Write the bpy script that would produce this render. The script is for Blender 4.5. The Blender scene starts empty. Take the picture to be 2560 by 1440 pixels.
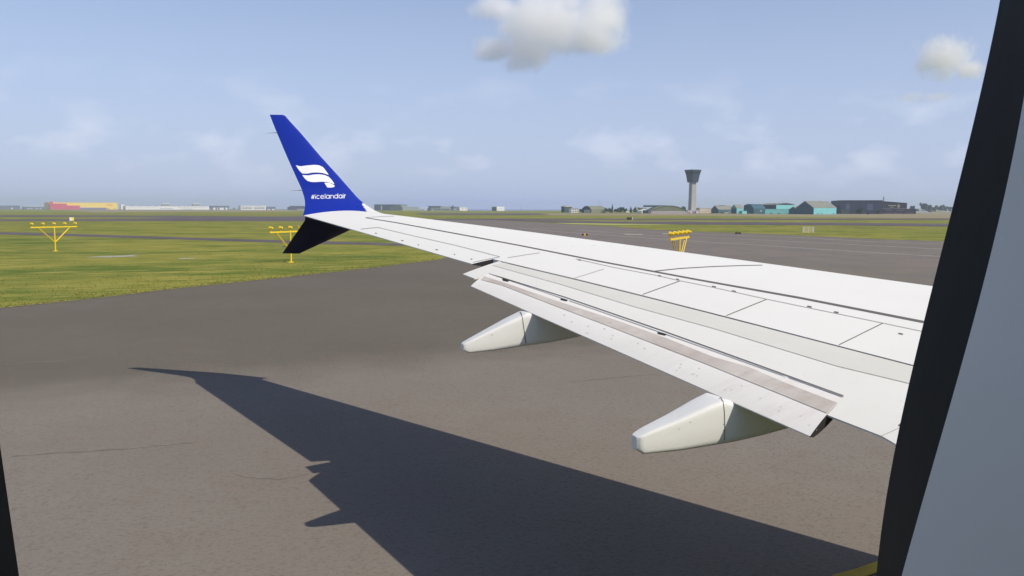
import bpy, bmesh, math, random
import numpy as np
from mathutils import Vector, Matrix
from mathutils.bvhtree import BVHTree
from mathutils.geometry import tessellate_polygon
R = math.radians
scene = bpy.context.scene
COL = scene.collection
random.seed(7)

# ------------------------------------------------------------------ camera
F_PX, YAW, HC = 1986.2, R(18.04), 3.859          # focal length in px of a 2560 px wide frame
PITCH, ROLL = math.atan2(720 - 522.3, F_PX), R(0.09)
CAM = Vector((0, 1.62, HC))
_fw = Vector((math.sin(YAW) * math.cos(PITCH), math.cos(YAW) * math.cos(PITCH), -math.sin(PITCH)))
_r = Vector((math.cos(YAW), -math.sin(YAW), 0))
_u = _r.cross(_fw)
RT = math.cos(ROLL) * _r + math.sin(ROLL) * _u
UP = -math.sin(ROLL) * _r + math.cos(ROLL) * _u
FW = _fw
cam = bpy.data.cameras.new('camera')
camo = bpy.data.objects.new('camera', cam)
COL.objects.link(camo)
m = Matrix.Identity(4)
for i in range(3):
    m[i][0], m[i][1], m[i][2], m[i][3] = RT[i], UP[i], -FW[i], CAM[i]
camo.matrix_world = m
cam.sensor_width = 36
cam.lens = F_PX / 2560 * 36
cam.clip_start, cam.clip_end = 0.01, 40000
scene.camera = camo

# ------------------------------------------------------------------ light
SUN_TO = Vector((0.597, -0.801, 1.0)).normalized()      # towards the sun
elev = math.asin(SUN_TO.z)
azim = math.atan2(SUN_TO.x, SUN_TO.y)
world = bpy.data.worlds.new('World')
scene.world = world
world.use_nodes = True
wn, wl = world.node_tree.nodes, world.node_tree.links
wn.clear()
wo = wn.new('ShaderNodeOutputWorld')
bg = wn.new('ShaderNodeBackground')
sky = wn.new('ShaderNodeTexSky')
sky.sky_type = 'NISHITA'
sky.sun_disc = False
sky.sun_elevation = elev
sky.sun_rotation = azim
sky.air_density = 1.0
sky.dust_density = 0.7
sky.ozone_density = 1.6
SKY_STRENGTH = 0.13
bg.inputs['Strength'].default_value = SKY_STRENGTH
# thin, far-away cloud wisps low in the sky
tc = wn.new('ShaderNodeTexCoord')
mp = wn.new('ShaderNodeMapping'); mp.inputs['Scale'].default_value = (1, 1, 2.0)
mp.inputs['Location'].default_value = (0.37, 0.1, 0.55)
nz = wn.new('ShaderNodeTexNoise'); nz.inputs['Scale'].default_value = 12.0; nz.inputs['Detail'].default_value = 7; nz.inputs['Roughness'].default_value = 0.52
cr = wn.new('ShaderNodeValToRGB'); cr.color_ramp.elements[0].position = 0.50; cr.color_ramp.elements[1].position = 0.72
sx = wn.new('ShaderNodeSeparateXYZ')
mr = wn.new('ShaderNodeMapRange'); mr.inputs['From Min'].default_value = 0.015; mr.inputs['From Max'].default_value = 0.05
mr2 = wn.new('ShaderNodeMapRange'); mr2.inputs['From Min'].default_value = 0.17; mr2.inputs['From Max'].default_value = 0.08
mu = wn.new('ShaderNodeMath'); mu.operation = 'MULTIPLY'
mu2 = wn.new('ShaderNodeMath'); mu2.operation = 'MULTIPLY'
mu3 = wn.new('ShaderNodeMath'); mu3.operation = 'MULTIPLY'; mu3.inputs[1].default_value = 0.85
mx = wn.new('ShaderNodeMixRGB'); mx.inputs['Color2'].default_value = (5.7, 6.2, 7.4, 1)
hs = wn.new('ShaderNodeMixRGB'); hs.blend_type = 'MULTIPLY'; hs.inputs['Fac'].default_value = 1
hs.inputs['Color2'].default_value = (0.96, 0.93, 0.975, 1)
wl.new(tc.outputs['Generated'], mp.inputs['Vector']); wl.new(mp.outputs['Vector'], nz.inputs['Vector'])
wl.new(nz.outputs['Fac'], cr.inputs['Fac']); wl.new(tc.outputs['Generated'], sx.inputs['Vector'])
wl.new(sx.outputs['Z'], mr.inputs['Value']); wl.new(sx.outputs['Z'], mr2.inputs['Value'])
wl.new(cr.outputs['Color'], mu.inputs[0]); wl.new(mr.outputs['Result'], mu.inputs[1])
wl.new(mu.outputs[0], mu2.inputs[0]); wl.new(mr2.outputs['Result'], mu2.inputs[1]); wl.new(mu2.outputs[0], mu3.inputs[0])
pale = wn.new('ShaderNodeMixRGB'); pale.inputs['Color2'].default_value = (3.98, 4.68, 6.65, 1)     # pale violet blue of the humid lower air
mr3 = wn.new('ShaderNodeMapRange'); mr3.inputs['From Min'].default_value = 0.0; mr3.inputs['From Max'].default_value = 0.42; mr3.inputs['To Min'].default_value = 0.92; mr3.inputs['To Max'].default_value = 0.0
wl.new(sx.outputs['Z'], mr3.inputs['Value']); wl.new(mr3.outputs['Result'], pale.inputs['Fac'])
wl.new(sky.outputs['Color'], hs.inputs['Color1']); wl.new(hs.outputs['Color'], pale.inputs['Color1']); wl.new(pale.outputs['Color'], mx.inputs['Color1'])
wl.new(mu3.outputs[0], mx.inputs['Fac']); wl.new(mx.outputs['Color'], bg.inputs['Color']); wl.new(bg.outputs['Background'], wo.inputs['Surface'])

sun = bpy.data.lights.new('sun', 'SUN')
sun.energy = 4.3
sun.angle = R(0.5)
sun.color = (1.0, 0.91, 0.77)
suno = bpy.data.objects.new('sun', sun)
COL.objects.link(suno)
suno.rotation_euler = (-SUN_TO).to_track_quat('-Z', 'Y').to_euler()
suno.location = (0, 0, 60)
vs = scene.view_settings
scene.display_settings.display_device = 'sRGB'
vs.view_transform = 'Standard'; vs.look = 'None'; vs.gamma = 1; vs.exposure = 0.0
vs.use_curve_mapping = False
scene.cycles.max_bounces = 64
scene.cycles.volume_bounces = 64
scene.cycles.diffuse_bounces = 4
scene.cycles.transparent_max_bounces = 16

# ------------------------------------------------------------------ projection helpers (used to measure the place)
def ray(x, y):
    return FW + RT * ((x - 1280) / F_PX) - UP * ((y - 720) / F_PX)
def G(x, y, z=0.0):
    d = ray(x, y); t = (z - CAM.z) / d.z
    return CAM + d * t
def on_y(x, y, Y):
    d = ray(x, y)
    return CAM + d * ((Y - CAM.y) / d.y)
def z_at(P, y):
    """height at which the vertical through P crosses picture row y"""
    q = P - CAM
    x = 1280 + F_PX * q.dot(RT) / q.dot(FW)
    d = ray(x, y); h = math.hypot(q.x, q.y); k = h / math.hypot(d.x, d.y)
    return CAM.z + d.z * k

# ------------------------------------------------------------------ materials
MATS = {}
def mat(name, col, rough=0.6, spec=0.4, noise=None, bump=None, metal=0.0, coat=0.0):
    """noise: list of (scale, detail, colour2, lo, hi[, stretch]) mixed over the base; bump: (scale, strength, distance)"""
    if name in MATS: return MATS[name]
    mm = bpy.data.materials.new(name); mm.use_nodes = True
    n, l = mm.node_tree.nodes, mm.node_tree.links
    b = n['Principled BSDF']
    b.inputs['Base Color'].default_value = (*col, 1)
    b.inputs['Roughness'].default_value = rough
    b.inputs['Specular IOR Level'].default_value = spec
    b.inputs['Metallic'].default_value = metal
    b.inputs['Coat Weight'].default_value = coat
    b.inputs['Coat Roughness'].default_value = 0.08
    t = n.new('ShaderNodeTexCoord')
    last = None
    for it in (noise or [(3.0, 4, tuple(c * 0.93 for c in col), 0.4, 0.7)]):
        sc, det, c2, lo, hi = it[:5]
        st = it[5] if len(it) > 5 else (1, 1, 1)
        mp = n.new('ShaderNodeMapping'); mp.inputs['Scale'].default_value = st
        z = n.new('ShaderNodeTexNoise'); z.inputs['Scale'].default_value = sc; z.inputs['Detail'].default_value = det
        z.inputs['Roughness'].default_value = 0.6
        rr = n.new('ShaderNodeMapRange'); rr.inputs['From Min'].default_value = lo; rr.inputs['From Max'].default_value = hi
        x = n.new('ShaderNodeMixRGB')
        l.new(t.outputs['Object'], mp.inputs['Vector']); l.new(mp.outputs['Vector'], z.inputs['Vector'])
        l.new(z.outputs['Fac'], rr.inputs['Value']); l.new(rr.outputs['Result'], x.inputs['Fac'])
        if last is None: x.inputs['Color1'].default_value = (*col, 1)
        else: l.new(last, x.inputs['Color1'])
        x.inputs['Color2'].default_value = (*c2, 1)
        last = x.outputs['Color']
    l.new(last, b.inputs['Base Color'])
    if bump:
        z = n.new('ShaderNodeTexNoise'); z.inputs['Scale'].default_value = bump[0]; z.inputs['Detail'].default_value = 3
        bb = n.new('ShaderNodeBump'); bb.inputs['Strength'].default_value = bump[1]; bb.inputs['Distance'].default_value = bump[2]
        l.new(t.outputs['Object'], z.inputs['Vector']); l.new(z.outputs['Fac'], bb.inputs['Height']); l.new(bb.outputs['Normal'], b.inputs['Normal'])
    MATS[name] = mm
    return mm

def srgb(r, g, b, k=1.0):
    f = lambda c: (c / 255 / 12.92) if c / 255 <= 0.04045 else ((c / 255 + 0.055) / 1.055) ** 2.4
    return (f(r) * k, f(g) * k, f(b) * k)

M_WHITE = mat('white wing paint', (0.80, 0.79, 0.745), 0.55, 0.22, [(0.9, 5, (0.775, 0.765, 0.72), 0.45, 0.75), (9, 4, (0.75, 0.74, 0.695), 0.66, 0.95, (1, .25, 1))])
M_FLAP = mat('white flap paint', (0.79, 0.78, 0.725), 0.55, 0.22, [(1.4, 5, (0.765, 0.75, 0.695), 0.45, 0.75), (14, 4, (0.62, 0.59, 0.56), 0.64, 0.9)])
M_BAND = mat('pale grey paint band', (0.71, 0.70, 0.635), 0.55, 0.22, [(2.0, 5, (0.69, 0.675, 0.61), 0.4, 0.7)])
M_AFT = mat('weathered aft flap paint', (0.80, 0.775, 0.735), 0.55, 0.22, [(1.1, 6, (0.76, 0.735, 0.69), 0.4, 0.7), (16, 5, (0.50, 0.43, 0.42), 0.68, 0.95)])
M_SOOT = mat('sooty paint band', (0.56, 0.525, 0.475), 0.6, 0.2, [(0.7, 5, (0.47, 0.41, 0.37), 0.42, 0.62), (2.6, 6, (0.64, 0.60, 0.55), 0.5, 0.75), (9, 6, (0.40, 0.33, 0.30), 0.58, 0.85)])
M_SEAM = mat('dark seam sealant', (0.15, 0.138, 0.128), 0.6, 0.3)
M_SEAM2 = mat('faint seam sealant', (0.45, 0.43, 0.41), 0.6, 0.3)
M_BLACKGAP = mat('dark slot and end face shade', (0.03, 0.028, 0.03), 0.7, 0.2)  # slot colour; on the end faces the dark stands in for shade
M_BLUE = mat('deep blue winglet paint', (0.010, 0.030, 0.31), 0.6, 0.06, [(1.2, 3, (0.009, 0.027, 0.29), 0.4, 0.7)])
M_FIN_SHADE = mat('shaded blue fin paint', (0.008, 0.009, 0.03), 0.35, 0.4)  # winglet blue darkened: the wing's shade on the fin is in the colour
M_LOGO = mat('white decal', (0.83, 0.83, 0.84), 0.4, 0.4)
M_STEEL = mat('grey metal', (0.35, 0.36, 0.38), 0.4, 0.5, metal=0.6)
M_FAIR = mat('white fairing paint', (0.80, 0.80, 0.765), 0.5, 0.3, [(2.0, 5, (0.76, 0.76, 0.72), 0.45, 0.75), (40, 3, (0.77, 0.77, 0.74), 0.4, 0.9)], bump=(6, 0.08, 0.02))
M_RUBBER = mat('black window seal', (0.012, 0.013, 0.012), 0.75, 0.25, bump=(60, 0.15, 0.002))
M_TRIM = mat('pale cabin trim plastic', (0.92, 0.92, 0.94), 0.34, 1.0, [(4, 3, (0.90, 0.90, 0.92), 0.4, 0.7)], bump=(350, 0.06, 0.0006))
M_SKIN = mat('white fuselage paint', (0.78, 0.78, 0.78), 0.35, 0.4)
M_ASPH = mat('worn taxiway asphalt', srgb(126, 120, 111, 1.04), 0.95, 0.1,
             [(0.12, 5, srgb(117, 110, 102, 1.06), 0.40, 0.68), (1.2, 6, srgb(122, 113, 105, 1.06), 0.42, 0.72), (16, 6, srgb(108, 101, 93, 1.0), 0.50, 0.70, (1, 1.6, 1)), (46, 3, srgb(160, 150, 141, 1.0), 0.61, 0.78)], bump=(45, 0.35, 0.01))
M_ASPH2 = mat('dark shoulder asphalt', srgb(104, 100, 95, 1.06), 0.9, 0.2,
              [(0.15, 5, srgb(96, 92, 90, .95), 0.38, 0.66), (1.0, 5, srgb(112, 106, 101, .95), 0.45, 0.75), (14, 6, srgb(86, 83, 79, .9), 0.47, 0.66, (1, 1.6, 1)), (34, 3, srgb(132, 126, 118, .95), 0.61, 0.78)], bump=(45, 0.3, 0.01))
M_ASPH3 = mat('distant grey asphalt', srgb(120, 113, 102, 1.02), 0.95, 0.1,
              [(0.035, 5, srgb(132, 122, 117, .97), 0.40, 0.66), (0.3, 5, srgb(112, 109, 105, .97), 0.42, 0.72), (6, 5, srgb(104, 100, 96, .95), 0.5, 0.75)])
M_STRIP = mat('dark runway asphalt', srgb(96, 87, 92, .95), 0.9, 0.2, [(0.01, 4, srgb(112, 104, 104, .95), 0.4, 0.65), (0.2, 4, srgb(88, 80, 84, .95), 0.4, 0.7)])
M_LINE = mat('worn pale taxi line paint', srgb(150, 146, 138), 0.85, 0.2, [(1.4, 5, srgb(130, 126, 120), 0.4, 0.62)])
M_TAR = mat('tar filled crack', srgb(72, 70, 70), 0.8, 0.2)
M_TAR2 = mat('faint tar streak', srgb(117, 110, 102), 0.95, 0.1, [(3, 5, srgb(127, 119, 110, 1.02), 0.44, 0.54)])
M_YLINE = mat('yellow taxi line paint', srgb(190, 165, 60), 0.85, 0.2, [(2, 4, srgb(170, 146, 60), 0.4, 0.65)])
M_EDGE = mat('dry straw grass verge', srgb(150, 142, 98), 0.95, 0.1, [(2.2, 5, srgb(118, 118, 62), 0.42, 0.62)])
M_PATCH = mat('bare pale soil', srgb(168, 162, 148), 0.95, 0.1, [(0.8, 5, srgb(128, 130, 90), 0.5, 0.7)])
M_DRY = mat('dry brown field', srgb(142, 132, 102), 0.95, 0.1, [(0.006, 4, srgb(150, 130, 112), 0.4, 0.65), (0.02, 4, srgb(132, 134, 88), 0.45, 0.7)])
M_PALEGR = mat('pale grass strip', srgb(160, 166, 104), 0.95, 0.1)
M_YEL = mat('yellow mast paint', (0.80, 0.56, 0.02), 0.45, 0.4)
M_ORANGE = mat('orange yellow paint', (0.75, 0.36, 0.02), 0.5, 0.4)
M_DARKGL = mat('dark lamp glass', (0.03, 0.02, 0.02), 0.2, 0.5)
M_CREAM = mat('cream panel paint', (0.72, 0.64, 0.5), 0.6, 0.3)

# grass: patches of several greens, stretched a little along the wind
def grass_mat():
    mm = mat('airfield grass', srgb(128, 128, 58), 0.95, 0.05, [
        (0.02, 4, srgb(142, 138, 62), 0.40, 0.62),
        (0.12, 5, srgb(88, 106, 42), 0.44, 0.62, (.5, 1, 1)),
        (0.45, 6, srgb(160, 150, 78), 0.48, 0.68, (0.35, 1.3, 1)),
        (1.1, 6, srgb(84, 102, 38), 0.50, 0.68, (0.3, 1.4, 1)),
        (2.6, 5, srgb(166, 158, 92), 0.56, 0.76, (0.22, 1.5, 1)),
        (5.0, 5, srgb(84, 98, 40), 0.56, 0.78, (0.25, 1.5, 1))], bump=(3.0, 0.35, 0.10))
    return mm
M_GRASS = grass_mat()

# ------------------------------------------------------------------ object helpers
def tag(o, label=None, cat=None, group=None, kind=None):
    if label: o['label'] = label
    if cat: o['category'] = cat
    if group: o['group'] = group
    if kind: o['kind'] = kind
    return o
def empty(name, loc, label, cat, group=None, rz=0.0):
    o = bpy.data.objects.new(name, None); COL.objects.link(o)
    o.location = loc; o.rotation_euler = (0, 0, rz); o.empty_display_size = 0.3
    return tag(o, label, cat, group)
def origin(p):
    v = Vector((0, 0, 0))
    while p is not None:
        v = v + p.location; p = p.parent
    return v
def mesh(name, verts, faces, mats, parent=None, fm=None, smooth=False, local=False):
    """verts in world coordinates unless local"""
    o0 = Vector((0, 0, 0)) if (local or parent is None) else origin(parent)
    me = bpy.data.meshes.new(name)
    me.from_pydata([tuple(Vector(v) - o0) for v in verts], [], [tuple(f) for f in faces])
    for k in (mats if isinstance(mats, (list, tuple)) else [mats]): me.materials.append(k)
    if fm is not None:
        for p, i in zip(me.polygons, fm): p.material_index = i
    if smooth:
        for p in me.polygons: p.use_smooth = True
    me.update()
    o = bpy.data.objects.new(name, me); COL.objects.link(o)
    if parent is not None: o.parent = parent
    return o
class MB:
    def __init__(s): s.v, s.f, s.m = [], [], []
    def add(s, vs, fs, mi=0):
        k = len(s.v); s.v += [Vector(v) for v in vs]; s.f += [tuple(i + k for i in f) for f in fs]; s.m += [mi] * len(fs); return s
    def box(s, c, sz, mi=0, ax=None):
        c = Vector(c); a = ax or (Vector((1, 0, 0)), Vector((0, 1, 0)), Vector((0, 0, 1)))
        vs = [c + a[0] * (sz[0] / 2 * i) + a[1] * (sz[1] / 2 * j) + a[2] * (sz[2] / 2 * k) for i in (-1, 1) for j in (-1, 1) for k in (-1, 1)]
        return s.add(vs, [(0, 1, 3, 2), (4, 6, 7, 5), (0, 4, 5, 1), (2, 3, 7, 6), (0, 2, 6, 4), (1, 5, 7, 3)], mi)
    def prism(s, base, top, mi=0):
        n = len(base)
        return s.add(list(base) + list(top), [tuple(range(n))[::-1], tuple(range(n, 2 * n))] + [(i, (i + 1) % n, n + (i + 1) % n, n + i) for i in range(n)], mi)
    def tube(s, p, q, r0, r1=None, n=8, mi=0):
        p, q = Vector(p), Vector(q); r1 = r0 if r1 is None else r1
        d = (q - p).normalized(); a = d.orthogonal().normalized(); b = d.cross(a)
        vs = [p + (a * math.cos(t) + b * math.sin(t)) * r0 for t in [2 * math.pi * i / n for i in range(n)]]
        vs += [q + (a * math.cos(t) + b * math.sin(t)) * r1 for t in [2 * math.pi * i / n for i in range(n)]]
        return s.add(vs, [(i, (i + 1) % n, n + (i + 1) % n, n + i) for i in range(n)] + [tuple(range(n))[::-1], tuple(range(n, 2 * n))], mi)
    def ball(s, c, r, n=8, mi=0, sc=(1, 1, 1)):
        c = Vector(c); vs = [c + Vector((0, 0, r * sc[2]))]
        rings = n // 2
        for j in range(1, rings):
            a = math.pi * j / rings
            for i in range(n):
                t = 2 * math.pi * i / n
                vs.append(c + Vector((r * math.sin(a) * math.cos(t) * sc[0], r * math.sin(a) * math.sin(t) * sc[1], r * math.cos(a) * sc[2])))
        vs.append(c - Vector((0, 0, r * sc[2]))); L = len(vs) - 1
        fs = [(0, 1 + i, 1 + (i + 1) % n) for i in range(n)]
        for j in range(rings - 2):
            for i in range(n):
                a, b = 1 + j * n + i, 1 + j * n + (i + 1) % n
                fs.append((a, a + n, b + n, b))
        fs += [(L, 1 + (rings - 2) * n + (i + 1) % n, 1 + (rings - 2) * n + i) for i in range(n)]
        return s.add(vs, fs, mi)
    def build(s, name, mats, parent=None, smooth=False, local=False):
        return mesh(name, s.v, s.f, mats, parent, s.m, smooth, local)
def sheet(name, pts, mt, z, kind='structure', world=False):
    P = [Vector((p[0], p[1], z)) for p in pts] if world else [G(p[0], p[1], z) for p in pts]
    tri = tessellate_polygon([P])
    fs = []
    for t in tri:
        a, b, c = (P[i] for i in t)
        fs.append(t if (b - a).cross(c - a).z > 0 else (t[0], t[2], t[1]))
    o = mesh(name, P, fs, mt)
    if kind: o['kind'] = kind
    return o

# ================================================================== GROUND
sheet('ground', [(-9000, -9000), (16000, -9000), (16000, 16000), (-9000, 16000)], M_GRASS, 0.0, world=True)

# near apron / taxiway asphalt
apron = [(0, 769), (120, 757), (265, 741), (425, 722), (640, 700), (760, 687), (900, 672), (1000, 660), (1099, 648), (1150, 632), (1165, 612), (1140, 585), (1095, 560), (1078, 549),
         (1240, 549.6), (1380, 558.4), (1542, 566.6), (1640, 574.7), (1735, 579), (1900, 584), (2035, 590), (2185, 597.5), (2357, 603), (2700, 616), (3600, 660), (5200, 900), (5200, 2600), (-3000, 2600), (-3000, 1200), (-900, 900)]
sheet('taxiway', apron, M_ASPH, 0.02)
def darker_zone(mm, A, B, k, soft):
    """older, darker paving beyond the line A-B, with an uneven border"""
    n, l = mm.node_tree.nodes, mm.node_tree.links; bs = n['Principled BSDF']
    src = bs.inputs['Base Color'].links[0].from_socket
    d = (B - A); d.z = 0; d.normalize(); nn = Vector((-d.y, d.x, 0))
    t = n.new('ShaderNodeTexCoord'); dp = n.new('ShaderNodeVectorMath'); dp.operation = 'DOT_PRODUCT'; dp.inputs[1].default_value = nn
    z = n.new('ShaderNodeTexNoise'); z.inputs['Scale'].default_value = .7; z.inputs['Detail'].default_value = 5
    ad = n.new('ShaderNodeMath'); ad.operation = 'MULTIPLY_ADD'; ad.inputs[1].default_value = soft * 1.5
    mr_ = n.new('ShaderNodeMapRange'); c0 = A.dot(nn) + soft * .75; mr_.inputs['From Min'].default_value = c0 - soft; mr_.inputs['From Max'].default_value = c0 + soft; mr_.interpolation_type = 'SMOOTHSTEP'
    x = n.new('ShaderNodeMixRGB'); x.blend_type = 'MULTIPLY'; x.inputs['Color2'].default_value = (*k, 1)
    l.new(t.outputs['Object'], dp.inputs[0]); l.new(t.outputs['Object'], z.inputs['Vector']); l.new(z.outputs['Fac'], ad.inputs[0]); l.new(dp.outputs['Value'], ad.inputs[2])
    l.new(ad.outputs[0], mr_.inputs['Value']); l.new(mr_.outputs['Result'], x.inputs['Fac']); l.new(src, x.inputs['Color1']); l.new(x.outputs['Color'], bs.inputs['Base Color'])
darker_zone(M_ASPH, G(0, 985), G(1500, 868), (.69, .69, .66), 2.2)
sheet('far_taxiway', [(1150, 631), (1163, 612), (1138, 585), (1096, 560.5), (1082, 549.6), (1240, 550.2), (1380, 559), (1542, 567.2), (1640, 575.3), (1735, 579.6), (1900, 584.6), (2035, 590.6), (2185, 598.1), (2357, 603.6), (2700, 617), (3600, 662),
                      (3600, 1000), (2600, 800), (2000, 700), (1500, 690)], M_ASPH3, 0.028)
def px_line(name, pts, w, mt, z, n=1, jit=0.0, kind='structure'):
    """a painted line or crack on the ground, w in metres, along picture points"""
    P = [G(x, y, z) for x, y in pts]
    Q = []
    for a, b in zip(P[:-1], P[1:]):
        for i in range(n): Q.append(a.lerp(b, i / n))
    Q.append(P[-1])
    L, Rr = [], []
    for i, q in enumerate(Q):
        d = (Q[min(i + 1, len(Q) - 1)] - Q[max(i - 1, 0)]); d.z = 0; d.normalize(); s = Vector((-d.y, d.x, 0))
        ww = w * (1 + random.uniform(-jit, jit)) if 0 < i < len(Q) - 1 else w * (0.2 if jit else 1)
        q = q + s * random.uniform(-jit, jit) * w * 1.3
        L.append(q + s * ww / 2); Rr.append(q - s * ww / 2)
    k = len(L)
    fs = [(k + i, k + i + 1, i + 1, i) for i in range(k - 1)]
    o = mesh(name, L + Rr, fs, mt); 
    if kind: o['kind'] = kind
    return o
px_line('taxi_line', [(1400, 574), (1500, 577.5), (1600, 580), (1715, 583), (1900, 591), (1977, 592.8), (2060, 597.5), (2185, 604), (2352, 610), (2800, 632)], 0.80, M_LINE, 0.034)
px_line('taxi_line', [(1330, 570), (1447, 576), (1502, 580), (1640, 589), (1760, 594), (1910, 600), (2102, 610), (2350, 622.5), (2800, 652)], 0.80, M_LINE, 0.034)
px_line('taxi_line', [(1300, 570), (1380, 578), (1427, 581.5), (1549, 590), (1654, 597.5), (1760, 604.5), (1960, 617), (2160, 630), (2345, 640.5), (2800, 672)], 0.80, M_LINE, 0.034)
px_line('runway_mark', [(1561, 585.4), (1607, 585.6)], 1.6, mat('worn white runway paint', srgb(205, 196, 186), 0.85, 0.2), 0.036)
px_line('runway_mark', [(1656, 584.3), (1690, 584.5)], 1.6, MATS['worn white runway paint'], 0.036)
px_line('crack', [(30, 1140), (150, 1131), (300, 1122), (400, 1112), (490, 1105)], 0.075, M_TAR2, 0.024, n=5, jit=.22)
px_line('crack', [(590, 1185), (650, 1194), (710, 1197), (770, 1182)], 0.075, M_TAR2, 0.024, n=5, jit=.22)
px_line('crack', [(1420, 954), (1530, 944), (1641, 934)], 0.075, M_TAR2, 0.024, n=5, jit=.22)
px_line('crack', [(0, 912), (60, 906), (170, 902)], 0.075, M_TAR2, 0.024, n=5, jit=.22)
px_line('yellow_taxi_line', [(2095, 1446), (2160, 1428), (2195, 1415), (2260, 1395)], 0.17, M_YLINE, 0.036)

# strips of runway and taxiway across the field, left part
sheet('runway', [(-1500, 537), (0, 537.8), (160, 537.8), (420, 539.2), (640, 541.0), (760, 540.8), (900, 540.8), (1078, 549.0), (900, 553), (640, 552.8), (425, 552.5), (160, 552.5), (0, 552.8), (-1500, 555)], M_STRIP, 0.012)
sheet('grass_median', [(-1500, 542.5), (0, 542.6), (160, 542.6), (330, 543.4), (430, 544.6), (330, 546.6), (160, 548), (0, 548.3), (-1500, 549)], M_GRASS, 0.016)
px_line('service_road', [(300, 538.9), (640, 539.4), (760, 539.5), (1000, 539.6)], 1.6, M_STRIP, 0.02)
px_line('verge', [(-1500, 556.6), (0, 557.0), (640, 556.6), (900, 556.2)], 0.9, M_EDGE, 0.012)
px_line('verge', [(160, 538.3), (640, 538.2), (755, 538.0)], 2.4, M_EDGE, 0.022)
sheet('path', [(-1500, 552), (0, 580), (160, 584), (320, 589), (480, 594), (640, 599), (760, 602), (880, 605), (1000, 608.6), (1140, 612), (1155, 618), (1000, 614), (880, 611), (760, 609), (640, 605), (480, 599.4), (320, 594.6), (160, 589.6), (0, 586), (-1500, 556)], M_STRIP, 0.012)
sheet('far_apron', [(150, 524.9), (520, 525.0), (720, 525.6), (770, 526.3), (700, 529.2), (520, 530), (320, 530.6), (180, 531.2), (230, 529.4)], M_DRY, 0.012)
sheet('dirt_patch', [(213, 643.5), (250, 640.2), (300, 638.4), (350, 636.3), (330, 638.9), (346, 640.6), (305, 642.5), (262, 643.6)], M_PATCH, 0.012)
sheet('dirt_patch', [(440, 646.6), (462, 645.2), (492, 645.1), (480, 647.2), (455, 647.8)], M_PATCH, 0.012)
# right part
sheet('far_taxiway_strip', [(1035, 533.4), (1300, 533.4), (1404, 533.6), (1600, 533.8), (1420, 537.0), (1300, 538), (1060, 537.8)], M_STRIP, 0.012)
sheet('dry_field', [(1350, 533.6), (1600, 534.2), (1780, 534.5), (2000, 535.5), (2360, 529.5), (3000, 529.5), (3000, 545.5), (2380, 545.6), (2080, 543.2), (1760, 539.5), (1560, 539.0), (1380, 538.4)], M_DRY, 0.016)
sheet('runway_strip', [(1083, 546.9), (1380, 546.3), (1640, 546.5), (2080, 546.2), (2400, 546.2), (3000, 546.5), (3000, 550.3), (2400, 549.8), (2080, 550.0), (1760, 550.5), (1500, 550), (1380, 549.9), (1240, 549.5), (1078, 549)], M_STRIP, 0.02)
sheet('taxiway_strip', [(1240, 549.4), (1380, 551.0), (1540, 553.6), (1760, 554.6), (2080, 556.4), (2400, 559.6), (3000, 565), (3000, 573), (2400, 566.6), (2080, 563.0), (1760, 561.4), (1540, 558.0), (1380, 556.4)], M_STRIP, 0.03)
sheet('pale_grass_strip', [(1376, 557.8), (1440, 557.6), (1540, 559.6), (1700, 561.6), (1540, 562.8), (1440, 560.4)], M_PALEGR, 0.034)
px_line('verge', [(1700, 565.4), (1900, 566.6), (2100, 568.2), (2360, 571.5)], 0.35, mat('thin worn track', srgb(112, 112, 72), 0.95, 0.1), 0.012)
sheet('sea', [(560, 522.6), (1180, 523.2), (1700, 524.0), (1480, 526.2), (1260, 526.9), (1140, 526.6), (900, 525.4)], mat('blue grey sea', srgb(112, 122, 152), 0.35, 0.5, [(0.02, 3, srgb(100, 112, 146), 0.4, 0.7)]), 0.02)

# grass tufts on the near verge, one mass
def tufts():
    rnd = random.Random(3)
    v, f, mi = [], [], []
    edge = [(-60, 775), (0, 769), (120, 757), (265, 741), (425, 722), (640, 700), (760, 687), (900, 672), (1000, 660), (1099, 648)]
    def y_edge(x):
        for (a, b), (c, d) in zip(edge[:-1], edge[1:]):
            if a <= x <= c: return b + (d - b) * (x - a) / (c - a)
        return 648
    n = 0
    while n < 3000:
        x = rnd.uniform(-60, 1098); t = rnd.random() ** 3.2
        y = y_edge(x) + 0.5 - t * (y_edge(x) - 612)
        p = G(x, y); 
        h = rnd.uniform(0.03, 0.07) * (1.25 if rnd.random() < .1 else 1); a0 = rnd.random() * 6.28
        p = p + Vector((rnd.uniform(-.15, .15), rnd.uniform(-.15, .15), 0))
        k = rnd.choice((0, 0, 1))
        for b in range(3):
            a = a0 + b * 2.1; w = rnd.uniform(.012, .03); d = Vector((math.cos(a), math.sin(a), 0)); s = Vector((-d.y, d.x, 0))
            i = len(v)
            v += [p - s * w, p + s * w, p + d * h * rnd.uniform(.3, .9) + Vector((0, 0, h))]
            f.append((i, i + 1, i + 2)); mi.append(k)
        n += 1
    return mesh('grass_tufts', v, f, [mat('tuft green', srgb(122, 126, 56, 1), .9, .1), mat('tuft straw', srgb(158, 150, 84, 1), .9, .1), mat('tuft dark green', srgb(100, 112, 48, 1), .9, .1)], None, mi)
tag(tufts(), 'short tufted green grass along the edge of the taxiway', 'grass', kind='stuff')
rv = random.Random(5)
ev = [(0, 769.6), (60, 763.6), (120, 757.6), (265, 741.6), (425, 722.6), (640, 700.6), (760, 687.6), (900, 672.5), (1000, 660.4), (1099, 648.3)]
px_line('dry_verge', ev, 0.16, M_EDGE, 0.034, n=8, jit=.6)

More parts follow.
